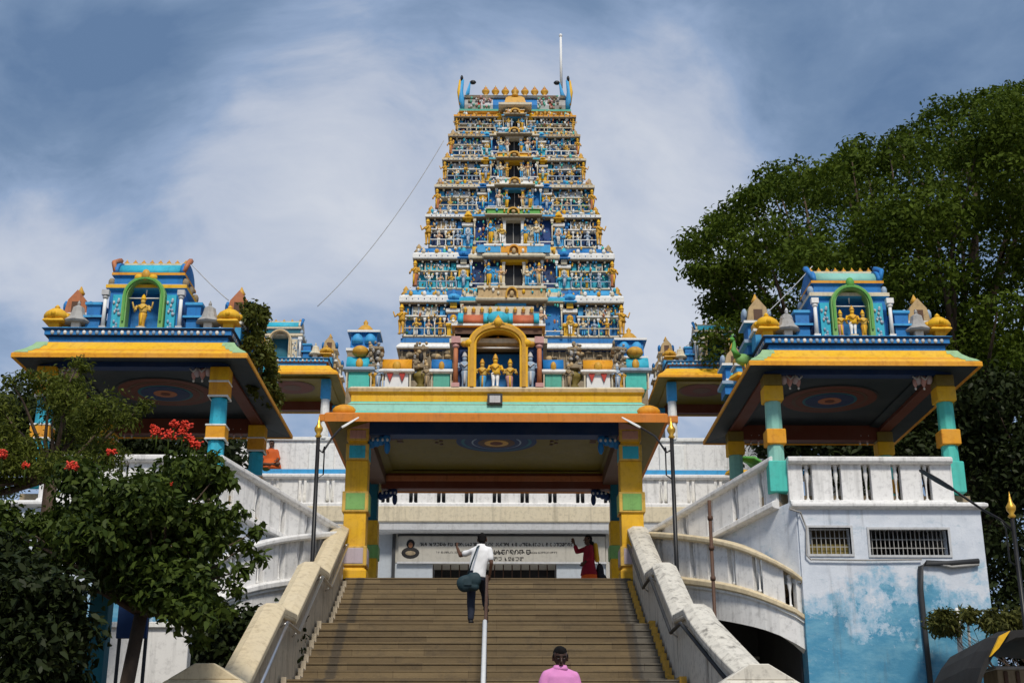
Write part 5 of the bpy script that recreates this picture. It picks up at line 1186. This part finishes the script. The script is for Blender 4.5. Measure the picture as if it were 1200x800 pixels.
lamp_post((1186,1190),690,606,24.0,GZ,[(1172,608,24.0),(1150,596,24.0),(1118,574,23.8),(1078,550,23.6)],'black lamp post with gold finial at the right edge beside the blue stained wall','black')
rp = thing('rusty_pole', 'thin rusty pole standing in front of the right curved balcony', 'pole', (ax(838,650,26.2),26.2,az(730,26.2)))
b = MB(); pA, pB = at(838,728,26.2), at(838,586,26.2); b.tube([(pA.x,26.2,GZ),(pA.x,26.2,pB.z)],.035,'rust',8); b.build('shaft', rp)
for f in (.35,.6,.85): MB().lathe([(.05,-.04),(.055,0),(.05,.04)],(pA.x,26.2,pA.z+(pB.z-pA.z)*f),'rust',8).build('clamp', rp)
def cable(name, label, a, c, sag, r=.012, mat='grey'):
    a, c = Vector(a), Vector(c); o = MB().tube([a.lerp(c,i/14)-Vector((0,0,sag*4*(i/14)*(1-i/14))) for i in range(15)], r, mat, 5).build(name); tag(o, label, 'cable'); return o
cable('cable','thin cable running from the tower side down to the small left pavilion',at(520,165,44.4),at(372,359,42.3),.5,.012)
cable('cable','pale cable sloping from the cyan pavilion vault to its right corner shrine',at(223,308,27.6),at(268,352,27.5),.03,.012,'palegrey')
cable('cable','pale cable sloping from the turquoise pavilion vault to its left corner shrine',at(952,312,27.6),at(893,372,27.5),.03,.012,'palegrey')
cable('cable','thin cable from the rear pavilion corner finial toward the tree',at(800,408,41.2),at(845,375,44),.05,.012)
# conduits and pipes on the blue stained wall
cd = MB(); Yw = 26.24; cd.tube([at(1147,657,Yw),at(1110,660,Yw),at(1086,659,Yw),at(1079,664,Yw),at(1079,690,Yw),at(1084,740,Yw),at(1092,815,Yw)],.055,'darkgrey',8); cd.tube([at(1147,661,Yw),at(1115,664,Yw-.03),at(1098,660,Yw)],.03,'grey',6)
tag(cd.build('conduit'), 'thick grey conduit bending down the blue stained wall below the wide barred window', 'pipe')
cd = MB(); cd.tube([at(925,596,Yw-.5),at(938,600,Yw),at(945,618,Yw),at(945,650,Yw),at(950,655,Yw),at(1015,656,Yw),at(1080,655,Yw)],.018,'grey',6); tag(cd.build('wire'), 'thin wire looping below the small barred window of the white block', 'cable')
for (xa,ya,xb,lab) in ((1122,712,1129,'shorter white pipe rising beside the olive shrub at the right wall'),(1133,712,1141,'thin taller white pipe rising right of the shorter one')):
    p0, p1 = at(xb,815,25.6), at(xa,ya,25.6); b = MB(); b.tube([(p0.x,25.6,GZ),p0,p1],.05 if xa==1122 else .026,'cleanwhite',8); tag(b.build('pipe'), lab, 'pipe')
# dark awning in the bottom right corner
aw = thing('awning', 'dark rounded tarpaulin awning with yellow edge in the bottom right corner', 'awning', (9.3,19,GZ))
b = MB(); pts = [(1143,806),(1150,782),(1160,762),(1172,746),(1188,738),(1215,736),(1290,742)]
rings = []
for Y_,dz in ((19.0,0),(19.6,.05),(21.2,-.05)):
    rr_ = []
    for x,y in pts: q = at(x,y,19.0); rr_.append((q.x,Y_,q.z+dz))
    rr_ += [(p[0]+.02,p[1],p[2]-.10) for p in reversed(rr_)]
    rings.append(rr_)
b.loft(rings,'tarp',False); b.build('canopy', aw)
b = MB(); q = [at(1150,772,19.3),at(1161,748,19.3),at(1173,742,19.3),at(1160,762,19.3)]; b.loft([[(v.x,18.93,v.z) for v in q],[(v.x,18.99,v.z) for v in q]],'yellow'); b.build('edge', aw)
b = MB(); 
for x in (1150,1280): v = at(x,800,19.2); b.tube([(v.x+.15,19.3,GZ),(v.x+.15,19.3,v.z-.05)],.04,'rust',8)
b.build('prop', aw)
v0, v1 = at(1168,784,20), at(1215,784,20); cr = MB(); cr.box(v0.x,v1.x,20,20.6,GZ,v0.z,'stone'); cr.box(v0.x-.02,v1.x+.02,19.98,20.62,v0.z,v0.z+.05,'grey'); 
for f in (.2,.5,.8): cr.box(v0.x+(v1.x-v0.x)*f-.03,v0.x+(v1.x-v0.x)*f+.03,19.97,20.0,GZ,v0.z-.02,'rust')
tag(cr.build('cupboard', bevel=.01), 'grey brown cupboard standing in the shade of the dark awning', 'cupboard')
# teal posts, brown board and low white wall behind the left bush
for (x,w,c,lab) in ((121,.13,'teal','wider teal painted post behind the left foreground tree'),(91,.07,'teal','narrow teal painted post left of the wider teal one')):
    v = at(x,690 if x>100 else 710,18.6); b = MB(); b.ring(v.x-w+.0,v.x+w,18.6-w,18.6+w,[(.03,GZ),(.03,GZ+.3),(0,GZ+.32),(0,v.z-.1),(.04,v.z-.08),(.04,v.z)],c); tag(b.build('gate_post', bevel=.01), lab, 'post')
v0, v1 = at(100,740,18.75), at(112,740,18.75); b = MB(); b.box(v0.x-.05,v1.x+.03,18.75,18.8,GZ,az(735,18.75),'rust'); b.box(v0.x-.07,v1.x+.05,18.74,18.81,az(735,18.75),az(732,18.75),'brown'); tag(b.build('board', bevel=.01), 'rusty brown board between the two teal posts', 'board')
v0, v1 = at(136,740,19.6), at(172,740,19.6); b = MB(); b.box(v0.x,v1.x,19.6,19.66,az(748,19.6),az(678,19.6),'navy'); b.box(v0.x-.03,v1.x+.03,19.59,19.67,az(678,19.6),az(675,19.6),'darkgrey')
for x in (v0.x+.03, v1.x-.03): b.tube([(x,19.7,GZ),(x,19.7,az(680,19.6))],.03,'darkgrey',6)
tag(b.build('signboard', bevel=.01), 'plain dark navy board on two legs behind the flowering tree', 'board')
v0, v1 = at(-40,735,21.5), at(222,735,21.5); b = MB(); b.box(v0.x,v1.x,21.5,21.75,GZ-.2,v0.z,'plaster'); b.box(v0.x-.05,v1.x+.05,21.44,21.81,v0.z,v0.z+.09,'white'); tag(b.build('low_wall', bevel=.01), 'low white wall behind the flowering tree at the bottom left', 'wall')
# peacock figures
def peacock(label, p, s, rz, cols=('green','blue','leafgreen')):
    t = thing('peacock_statue', label, 'statue', p); t.rotation_euler = (0,0,rz)
    b = MB(); b.ell((0,0,.42*s),(.13*s,.24*s,.16*s),cols[0],12,8); b.tube([(0,-.16*s,.48*s),(0,-.27*s,.66*s),(0,-.25*s,.84*s),(0,-.29*s,.92*s)],[.11*s,.07*s,.05*s,.055*s],cols[1],10); b.ell((0,-.30*s,.94*s),(.055*s,.075*s,.06*s),cols[1],8,6); b.tube([(0,-.36*s,.94*s),(0,-.43*s,.91*s)],[.02*s,.004*s],'gold',6)
    for x in (-1,1): b.tube([(x*.06*s,0,.3*s),(x*.06*s,.02*s,.02*s)],.02*s,'gold',6)
    for i in range(-1,2): b.tube([(i*.01*s,-.29*s,.98*s),(i*.04*s,-.27*s,1.08*s)],[.008*s,.014*s],cols[0],5)
    o = bpy.data.objects.new('body', b.mesh('body')); COL.objects.link(o); o.parent = t
    b = MB()
    for i in range(7): a = (i-3)*.12; b.tube([(a*.2*s,.16*s,.44*s),(a*.7*s,.5*s,.34*s+.02*abs(i-3)*s),(a*1.2*s,.85*s,.14*s)],[.05*s,.07*s,.03*s],cols[2] if i%2 else cols[0],6); b.ell((a*1.0*s,.72*s,.26*s),(.035*s,.04*s,.03*s),'gold',6,4)
    o = bpy.data.objects.new('tail', b.mesh('tail')); COL.objects.link(o); o.parent = t
    b = MB(); b.ring(-.2*s,.2*s,-.3*s,.3*s,[(0,-.10*s),(.04*s,-.08*s),(0,.0),(0,.02*s)],'yellow'); o = bpy.data.objects.new('plinth', b.mesh('plinth')); COL.objects.link(o); o.parent = t
peacock('green peacock statue at the rear corner below the turquoise pavilion eave', at(864,552,33.2), .80, R(-75), ('green','seagreen','green'))
peacock('green peacock statue perched at the left side of the turquoise pavilion roof', (PR['x0']-.34,27.5,PR['zk']-.16), .85, R(-70), ('leafgreen','green','leafgreen'))
# ================================================================== PEOPLE
from mathutils import noise as mnoise
def blob(name, prims, voxel, mat, parent, smooth=3):
    """overlapping limbs and volumes fused into one continuous surface; returns the object (local coordinates of parent)"""
    b = MB()
    for p in prims:
        if p[0] == 'c':
            a, c = Vector(p[1]), Vector(p[2]); ra, rb = p[3], p[4]; d = (c-a).normalized(); ee = []
            s = d.orthogonal().normalized(); t = d.cross(s); n = 12
            sc = p[5] if len(p) > 5 else None
            seq = [(a-d*ra*.95,ra*.3),(a-d*ra*.6,ra*.8),(a,ra),(a.lerp(c,.5),(ra+rb)/2),(c,rb),(c+d*rb*.6,rb*.8),(c+d*rb*.95,rb*.3)]
            b.loft([[q+(s*math.cos(2*math.pi*j/n)+t*math.sin(2*math.pi*j/n))*r for j in range(n)] for q,r in seq], 'dark', True)
        elif p[0] == 'e': b.ell(p[1], p[2], 'dark', 16, 10)
        elif p[0] == 'l':                                   # loft of ellipses (cx,cy,z,rx,ry): flat ends
            n = 18; b.loft([[(cx+rx*math.cos(2*math.pi*j/n),cy+ry*math.sin(2*math.pi*j/n),z) for j in range(n)] for cx,cy,z,rx,ry in p[1]], 'dark', True)
    me = b.mesh(name); tmp = bpy.data.objects.new('tmp', me); COL.objects.link(tmp)
    md = tmp.modifiers.new('r','REMESH'); md.mode = 'VOXEL'; md.voxel_size = voxel; md.use_smooth_shade = True
    if smooth: sm = tmp.modifiers.new('s','SMOOTH'); sm.iterations = smooth; sm.factor = .5
    dg = bpy.context.evaluated_depsgraph_get(); ev = tmp.evaluated_get(dg); out = bpy.data.meshes.new_from_object(ev)
    bpy.data.objects.remove(tmp)
    if name in ('shirt','trousers','tunic','skirt','robe','shawl','bag_body','hair'):        # folds of cloth, strands of hair
        am, fx_, fz = (.006,45,30) if name == 'hair' else (.016,10,5)
        nv_ = len(out.vertices); co_ = np.empty(nv_*3); out.vertices.foreach_get('co', co_); co_ = co_.reshape(-1,3)
        no_ = np.empty(nv_*3); out.vertex_normals.foreach_get('vector', no_); no_ = no_.reshape(-1,3)
        g_ = np.random.default_rng(len(prims)); q = np.zeros(nv_)
        for k_ in range(10):                             # a sum of slanted waves with random directions
            d_ = g_.normal(size=3)*np.array([fx_,fx_,fz])*(1+.25*k_); q += np.sin(co_@d_+g_.uniform(0,6.28)+1.5*np.sin(co_@(g_.normal(size=3)*np.array([fx_,fx_,fz])*.7)))/(1+.3*k_)
        co_ += no_*(q*am*.22)[:,None]; out.vertices.foreach_set('co', co_.ravel()); out.update()
    out.materials.clear(); out.materials.append(MATS[mat]); out.name = name
    out.polygons.foreach_set('material_index', [0]*len(out.polygons)); out.polygons.foreach_set('use_smooth', [True]*len(out.polygons))
    o = bpy.data.objects.new(name, out); COL.objects.link(o); o.parent = parent; return o
def hand(prims, wr, d, nrm, s=1.0, curl=.5):
    """palm and five bent fingers starting at wrist wr, pointing along d, palm facing nrm"""
    d = Vector(d).normalized(); nrm = (Vector(nrm)-d*Vector(nrm).dot(d)).normalized(); sd = d.cross(nrm)
    w = Vector(wr)
    for i,(off,ln) in enumerate(((-.030,.068),(-.010,.078),(.010,.074),(.029,.058))):
        k = w+d*.085*s+sd*off*s
        prims.append(('c', w+d*.015*s+sd*off*.6*s, k, .016*s, .0125*s))
        j = k+(d*math.cos(curl*.6)+nrm*math.sin(curl*.6))*ln*.5*s; e = j+(d*math.cos(curl*1.5)+nrm*math.sin(curl*1.5))*ln*.5*s
        prims.append(('c', k, j, .0105*s, .0095*s)); prims.append(('c', j, e, .0095*s, .008*s))
    tb = w+d*.03*s-sd*.026*s; t1 = tb+(d*.7-sd*.6+nrm*.35).normalized()*.04*s; t2 = t1+(d*.9-sd*.1+nrm*.4).normalized()*.035*s
    prims.append(('c', tb, t1, .014*s, .0115*s)); prims.append(('c', t1, t2, .0115*s, .009*s))
def head_prims(c, f, up, s=1.0):
    """head centred at c looking along f"""
    c = Vector(c); f = Vector(f).normalized(); up = Vector(up).normalized(); r = f.cross(up).normalized(); up = r.cross(f)
    P_ = []
    P_.append(('c', c+up*.035*s-f*.015*s, c+up*.03*s+f*.012*s, .082*s, .078*s))
    P_.append(('c', c-up*.03*s+f*.018*s, c-up*.082*s+f*.045*s, .064*s, .036*s))                  # jaw and chin
    P_.append(('c', c+f*.085*s+up*.02*s, c+f*.105*s-up*.022*s, .009*s, .015*s))                   # nose
    P_.append(('c', c+f*.082*s-up*.052*s-r*.018*s, c+f*.082*s-up*.052*s+r*.018*s, .009*s, .009*s)) # lips
    for sg in (-1,1):
        P_.append(('c', c+r*sg*.078*s+up*.02*s-f*.005*s, c+r*sg*.080*s-up*.025*s, .014*s, .010*s))  # ears
        P_.append(('c', c+r*sg*.015*s+f*.078*s+up*.028*s, c+r*sg*.045*s+f*.068*s+up*.03*s, .010*s, .009*s)) # brow
    return P_, r, f, up
def face_parts(parent, c, r, f, up, s=1.0, hair=True, hairpts=None):
    c = Vector(c); b = MB()
    for sg in (-1,1):
        e = c+r*sg*.031*s+f*.079*s+up*.010*s; b.ell(e, (.012*s,.010*s,.006*s), 'eye_white', 10, 6)
    o = bpy.data.objects.new('eye', b.mesh('eye')); COL.objects.link(o); o.parent = parent
    b = MB()
    for sg in (-1,1):
        e = c+r*sg*.031*s+f*.089*s+up*.008*s; b.ell(e, (.0075*s,.006*s,.007*s), 'black', 8, 5)
        b.tube([c+r*sg*.014*s+f*.087*s+up*.033*s, c+r*sg*.033*s+f*.085*s+up*.040*s, c+r*sg*.052*s+f*.070*s+up*.033*s], .006*s, 'hair', 6)
    o = bpy.data.objects.new('pupil_and_brow', b.mesh('pupil_and_brow')); COL.objects.link(o); o.parent = parent
    b = MB(); b.tube([c+f*.086*s-up*.052*s-r*.022*s, c+f*.094*s-up*.051*s, c+f*.086*s-up*.052*s+r*.022*s], [.004*s,.008*s,.004*s], 'lip', 6)
    o = bpy.data.objects.new('mouth', b.mesh('mouth')); COL.objects.link(o); o.parent = parent
    h = [('c', c+up*.050*s-f*.022*s, c+up*.066*s+f*.016*s, .083*s, .066*s), ('c', c+up*.0*s-f*.045*s, c+up*.05*s-f*.03*s, .066*s, .082*s), ('c', c-up*.05*s-f*.04*s, c-f*.045*s, .045*s, .066*s)]
    for sg in (-1,1): h.append(('c', c+r*sg*.062*s+up*.035*s+f*.01*s, c+r*sg*.066*s+up*.0*s-f*.012*s, .022*s, .018*s))
    return h
def person(label, loc, rz, H=1.70, skin='skin', arms=None, legs=None, face=(0,-1,-.1), lean=(0,0), tops=None, extra=None):
    t = thing('person', label, 'person', loc); t.rotation_euler = (0,0,rz)
    k = H/1.70; V = lambda *p: tuple(q*k for q in p)
    lx, ly = lean
    sh = [Vector(V(sg*.165+lx, ly, 1.385)) for sg in (-1,1)]; hp = [Vector(V(sg*.085,0,.90)) for sg in (-1,1)]
    legs = legs or [((-.10,0,.50),(-.11,.02,.085)),((.10,0,.50),(.11,.02,.085))]
    arms = arms or [((-.235,.02,1.13),(-.225,-.06,.89)),((.235,.02,1.13),(.225,-.06,.89))]
    hc = Vector(V(lx*1.2, ly*1.2-.015, 1.585))
    body = [('l',[(0,0,.84*k,.13*k,.10*k),(0,0,.93*k,.155*k,.11*k),(lx*.4*k,ly*.4*k,1.05*k,.135*k,.095*k),(lx*.8*k,ly*.8*k,1.25*k,.155*k,.105*k),(lx*k,ly*k,1.37*k,.17*k,.10*k),(lx*k,ly*k,1.43*k,.10*k,.07*k)]),
            ('c',Vector(V(lx,ly,1.42)),hc-Vector((0,-.01,.07*k)),.058*k,.052*k)]
    hk = k*1.08; hp_, r, f, up = head_prims(hc, face, (0,0,1), hk); body += hp_
    J = {}
    for i,sg in enumerate((-1,1)):
        e, w = Vector(V(*arms[i][0])), Vector(V(*arms[i][1])); body += [('c',sh[i],e,.050*k,.038*k),('c',e,w,.037*k,.026*k)]
        d = (w-e).normalized(); hand(body, w+d*.01, d, (-sg*.8,-.3,.0) if abs(d.z) > .5 else (0,0,-1), k, .55)
        kn, an = Vector(V(*legs[i][0])), Vector(V(*legs[i][1])); body += [('c',hp[i],kn,.082*k,.055*k),('c',kn,an,.054*k,.036*k)]
        tf = Vector((0,-1,0)) if len(legs[i]) < 3 else Vector(legs[i][2]); body += [('c',an-Vector((0,0,.035*k)),an+tf*.13*k-Vector((0,0,.055*k)),.040*k,.028*k)]
        J[i] = (sh[i],e,w,hp[i],kn,an,tf)
    blob('body', body, .0085*k, skin, t, 2)
    hair = face_parts(t, hc, r, f, up, hk); blob('hair', hair+(extra or []), .010, 'hair', t, 2)
    return t, J, k, hc, V
def trousers(t, J, k, mat, V):
    p = [('l',[(0,0,.80*k,.165*k,.125*k),(0,0,.93*k,.175*k,.128*k),(0,0,1.0*k,.160*k,.118*k)])]
    for i in (0,1): sh,e,w,h,kn,an,tf = J[i]; p += [('c',h,kn,.102*k,.078*k),('c',kn,an+(kn-an).normalized()*.03*k,.076*k,.060*k)]
    o = blob('trousers', p, .012, mat, t, 3)
    b = []
    for i in (0,1): an, tf = J[i][5], J[i][6]; b += [('c',an-Vector((0,0,.04*k)),an+tf*.15*k-Vector((0,0,.055*k)),.050*k,.036*k)]
    blob('shoes', b, .010, 'dark', t, 2)
def shirt(t, J, k, mat, lean, sleeve=.75, hem=.86, collar=True):
    lx, ly = lean
    p = [('l',[(0,0,hem*k,.185*k,.140*k),(lx*.3*k,ly*.3*k,1.0*k,.172*k,.13*k),(lx*.8*k,ly*.8*k,1.25*k,.182*k,.130*k),(lx*k,ly*k,1.37*k,.175*k,.118*k),(lx*k,ly*k,1.44*k,.115*k,.085*k),(lx*k,ly*k,1.468*k,.075*k,.072*k)])]
    for i in (0,1): sh,e,w = J[i][:3]; p += [('c',sh,sh.lerp(e,sleeve),.064*k,.062*k),('c',Vector((lx*k,ly*k,1.44*k)),sh,.062*k,.060*k)]
    o = blob('shirt', p, .012, mat, t, 3)
    if collar:
        b = MB(); c = Vector((lx*k,ly*k,0))
        n = 20; ring = lambda r0,r1,z: [(c.x+r0*k*math.cos(2*math.pi*j/n), c.y+r1*k*math.sin(2*math.pi*j/n)-.006, z*k) for j in range(n)]
        b.loft([ring(.092,.084,1.445),ring(.088,.080,1.475),ring(.074,.068,1.505),ring(.066,.060,1.50),ring(.072,.066,1.45)], mat, True)
        for sg in (): b.loft([[(c.x+sg*.012,c.y-.090*k,1.485*k),(c.x+sg*.06*k,c.y-.075*k,1.49*k),(c.x+sg*.055*k,c.y-.125*k,1.425*k)],[(c.x+sg*.012,c.y-.102*k,1.485*k),(c.x+sg*.06*k,c.y-.087*k,1.49*k),(c.x+sg*.055*k,c.y-.137*k,1.425*k)]], mat)
        q = bpy.data.objects.new('collar', b.mesh('collar')); COL.objects.link(q); q.parent = t
    return o
# man in a white shirt climbing, one arm raised. Local -Y is forward, so he is turned to face up the stairs
pw = at(557,729,25.5); zs = stair_z(25.5)
m1, J, k, hc, V = person('man in white shirt and dark trousers climbing the steps with one arm stretched out', (pw.x,25.5,zs), R(180-12), 1.71, 'skin',
    arms=[((-.30,.0,1.13),(-.25,-.10,.93)),((.33,-.12,1.32),(.43,-.28,1.49))],
    legs=[((-.10,-.30,.66),(-.10,-.44,.385)),((.09,-.02,.49),(.08,.03,.085))], face=(.15,-1,.1), lean=(-.09,-.03))
trousers(m1,J,k,'trousers',V); shirt(m1,J,k,'shirt_white',(-.09,-.03),.62)
bg = thing('shoulder_bag', 'dark teal shoulder bag hanging at the hip of the white shirted man', 'bag', (pw.x-.09,25.24,zs+.62))
o = blob('bag_body', [('e',(-.10,0,.10),(.17,.10,.16)),('e',(.06,.0,.17),(.15,.10,.15)),('c',(-.15,0,.06),(.08,0,.04),.085,.085)], .014, 'bag', bg, 4)
b = MB(); b.tube([(-.06,.02,.24),(.02,-.03,.50),(.12,.06,.80),(.16,.24,.86)], .016, 'bag', 6); q = bpy.data.objects.new('strap', b.mesh('strap')); COL.objects.link(q); q.parent = bg
b = MB(); b.box(-.12,.02,-.108,-.085,.06,.17,'bag'); q = bpy.data.objects.new('pocket', b.mesh('pocket')); COL.objects.link(q); q.parent = bg
# woman in maroon and orange at the top of the steps
w1p = at(690,660,33.0)
w1, J, k, hc, V = person('woman in maroon top and orange skirt with raised arm at the top of the steps', (w1p.x,33.0,4.67), R(-75), 1.60, 'skin',
    arms=[((-.16,-.26,1.30),(-.10,-.36,1.50)),((.22,-.02,1.13),(.16,-.16,.98))], face=(0,-1,.1), extra=[('c',(0,.10,1.42),(0,.14,1.05),.055,.04)])
p = [('l',[(0,0,.66*k,.27*k,.22*k),(0,0,.95*k,.20*k,.16*k),(0,0,1.2*k,.19*k,.14*k),(0,0,1.38*k,.185*k,.12*k),(0,0,1.44*k,.10*k,.085*k)])]
for i in (0,1): sh,e,w = J[i][:3]; p += [('c',sh,e,.07,.06),('c',e,e.lerp(w,.6),.06,.05)]
blob('tunic', p, .013, 'maroon', w1, 3)
blob('skirt', [('l',[(0,0,.03,.30,.26),(0,0,.3,.27,.23),(0,0,.72*k,.22,.18)])], .016, 'orange_red', w1, 3)
blob('shawl', [('c',(.05,.17,1.38),(.06,.20,1.0),.05,.06)], .013, 'yellow', w1, 3)
hb = thing('handbag', 'black bag hanging behind the woman in maroon', 'bag', (w1p.x+.27,33.05,5.13)); blob('bag_body', [('e',(0,0,.22),(.10,.12,.26)),('e',(.03,0,.08),(.14,.13,.14))], .015, 'dark', hb, 3)
b = MB(); b.tube([(-.01,0,.42),(-.08,-.01,.72),(-.2,-.02,.86)], .014, 'dark', 6); q = bpy.data.objects.new('strap', b.mesh('strap')); COL.objects.link(q); q.parent = hb
# man in pink in the foreground looking down
pp = at(657,775,16.5)
m2, J, k, hc, V = person('man in pink collared shirt coming down the steps looking at his feet', (pp.x,16.62,stair_z(16.62)), R(4), 1.76, 'skin_dark', face=(.02,-1,-.28))
trousers(m2,J,k,'trousers',V); shirt(m2,J,k,'shirt_pink',(0,0),.7)
# dark-haired person lower down
pp = at(755,796,15.7); zz = stair_z(15.6)
m3, J, k, hc, V = person('dark haired person whose head just shows beside the right stair wall', (pp.x,15.6,zz), R(170), min(1.8,max(1.5,az(791.5,15.6)-zz)), 'skin', face=(0,-1,0))
trousers(m3,J,k,'trousers',V); shirt(m3,J,k,'maroon',(0,0),.7)
# seated devotee in an orange robe on the hall terrace
so = at(317,540,41.2)
zt0 = az(556,40.5)
m4, J, k, hc, V = person('person in orange robe seated on the terrace beside the small left pavilion', (so.x,41.35,az(552,41.0)-.36), R(-20), 1.66*.98, 'skin', legs=[((-.2,-.30,.12),(.12,-.36,.09)),((.2,-.30,.12),(-.12,-.36,.09))], arms=[((-.26,-.06,1.10),(-.10,-.24,1.0)),((.26,-.06,1.10),(.10,-.24,1.0))]) if False else (None,)*5
t = thing('person', 'person in orange robe seated on the terrace beside the small left pavilion', 'person', (so.x,41.25,az(550,41.25)-.02))
S = [('l',[(0,0,.05,.2,.16),(0,0,.30,.15,.11),(0,0,.55,.17,.11),(0,0,.64,.08,.07)]),('c',(0,0,.62),(0,-.01,.70),.05,.05),('c',(-.08,0,.10),(-.30,-.28,.12),.08,.06),('c',(.08,0,.10),(.30,-.28,.12),.08,.06),('c',(-.30,-.28,.12),(.05,-.38,.08),.055,.04),('c',(.30,-.28,.12),(-.05,-.34,.08),.055,.04),
     ('c',(-.17,0,.60),(-.24,-.05,.36),.05,.04),('c',(.17,0,.60),(.24,-.05,.36),.05,.04),('c',(-.24,-.05,.36),(-.22,-.26,.24),.038,.028),('c',(.24,-.05,.36),(.22,-.26,.24),.038,.028)]
hand(S,(-.22,-.27,.23),(.1,-1,-.2),(0,0,-1)); hand(S,(.22,-.27,.23),(-.1,-1,-.2),(0,0,-1))
hp_, r, f, up = head_prims((0,-.02,.82),(-.3,-1,-.1),(0,0,1)); blob('body', S+hp_, .010, 'skin', t, 2)
blob('hair', face_parts(t,(0,-.02,.82),r,f,up), .011, 'hair', t, 2)
blob('robe', [('l',[(0,-.05,.0,.36,.33),(0,-.03,.14,.33,.28),(0,0,.32,.21,.17),(0,0,.56,.205,.14),(0,0,.66,.11,.09)]),('c',(-.17,0,.59),(-.24,-.05,.34),.075,.07),('c',(.17,0,.59),(.24,-.05,.34),.075,.07)], .014, 'saffron', t, 3)
# head above the left sloping balustrade
hq = at(322,580,30.6)
m5, J, k, hc, V = person('dark haired person behind the left sloping balustrade with only the head showing', (hq.x,30.9,az(573,30.9,322)-1.6), R(160), 1.6, 'skin')
trousers(m5,J,k,'trousers',V); shirt(m5,J,k,'maroon',(0,0),.7)

# ================================================================== SKY, SUN, COLOUR
w = bpy.data.worlds.new('World'); scene.world = w; w.use_nodes = True; t = w.node_tree
bg0 = t.nodes['Background']; sky = N(t,'ShaderNodeTexSky'); sky.sky_type = 'NISHITA'; sky.sun_disc = False
SUN_EL, SUN_AZ = R(50), R(171)          # azimuth clockwise from +Y: behind the camera, to the left
sky.sun_elevation = SUN_EL; sky.sun_rotation = SUN_AZ; sky.air_density = 1.3; sky.dust_density = 2.0
t.links.new(sky.outputs[0], bg0.inputs[0]); bg0.inputs[1].default_value = .11
tc = N(t,'ShaderNodeTexCoord'); vec = tc.outputs['Generated']
nv = N(t,'ShaderNodeVectorMath', operation='NORMALIZE'); t.links.new(vec, nv.inputs[0]); d = nv.outputs[0]
def lobe(px, py, lo, hi):
    v = at(px,py,100).normalized(); dp = N(t,'ShaderNodeVectorMath', operation='DOT_PRODUCT'); t.links.new(d, dp.inputs[0]); dp.inputs[1].default_value = v
    mr = N(t,'ShaderNodeMapRange', interpolation_type='SMOOTHSTEP'); t.links.new(dp.outputs['Value'], mr.inputs[0]); mr.inputs[1].default_value = math.cos(R(lo)); mr.inputs[2].default_value = math.cos(R(hi)); return mr.outputs[0]
def madd(a, k, c):
    m_ = N(t,'ShaderNodeMath', operation='MULTIPLY_ADD'); t.links.new(a, m_.inputs[0]); m_.inputs[1].default_value = k
    if isinstance(c,(int,float)): m_.inputs[2].default_value = c
    else: t.links.new(c, m_.inputs[2])
    return m_.outputs[0]
warp = N(t,'ShaderNodeTexNoise'); warp.inputs['Scale'].default_value = 2.2; warp.inputs['Detail'].default_value = 3; t.links.new(d, warp.inputs['Vector'])
wv = N(t,'ShaderNodeVectorMath', operation='MULTIPLY_ADD'); t.links.new(warp.outputs['Color'], wv.inputs[0]); wv.inputs[1].default_value = (.35,.35,.25); t.links.new(d, wv.inputs[2])
n1 = noise(t, mapping(t, wv.outputs[0], (1,1,1.5)), 3.6, 7, .56); n2 = noise(t, mapping(t, wv.outputs[0], (1,1,1.9)), 9.0, 8, .6)
den = madd(n1, .95, madd(n2, .50, -.44))
for (px,py,lo,hi,kk) in ((440,130,10,1,.20),(330,190,8,1,.10),(740,190,9,1,.22),(860,150,8,1,.08),(590,250,16,4,.03),(60,340,10,1,.22),(200,330,8,1,.08),(780,330,9,2,.12),(120,40,14,2,-.12),(1000,40,14,2,-.14),(60,200,9,1,-.12),(620,20,8,1,-.06),(250,320,6,1,-.04)):
    den = madd(lobe(px,py,lo,hi), kk, den)
cr = N(t,'ShaderNodeValToRGB'); el = cr.color_ramp.elements
el[0].position = .0; el[0].color = (.145,.245,.43,1); el[1].position = .66; el[1].color = (.80,.84,.93,1)
for ps,cl in ((.16,(.22,.33,.52,1)),(.32,(.36,.48,.70,1)),(.46,(.60,.67,.82,1))): e = el.new(ps); e.color = cl
t.links.new(den, cr.inputs[0])
bg1 = N(t,'ShaderNodeBackground'); t.links.new(cr.outputs[0], bg1.inputs[0]); bg1.inputs[1].default_value = .82
ms = N(t,'ShaderNodeMixShader'); ms.inputs[0].default_value = .88; t.links.new(bg0.outputs[0], ms.inputs[1]); t.links.new(bg1.outputs[0], ms.inputs[2])
t.links.new(ms.outputs[0], t.nodes['World Output'].inputs['Surface'])
sl = bpy.data.lights.new('sun','SUN'); sl.energy = 3.0; sl.angle = R(10); sl.color = (1,.93,.82); so_ = bpy.data.objects.new('sun', sl); COL.objects.link(so_)
sd = Vector((math.sin(SUN_AZ)*math.cos(SUN_EL), math.cos(SUN_AZ)*math.cos(SUN_EL), math.sin(SUN_EL))); so_.rotation_euler = (-sd).to_track_quat('-Z','Y').to_euler(); so_.location = (-20,-30,60)
vs = scene.view_settings; vs.view_transform = 'Standard'; vs.look = 'None'; vs.exposure = .03; vs.gamma = 1; vs.use_curve_mapping = False
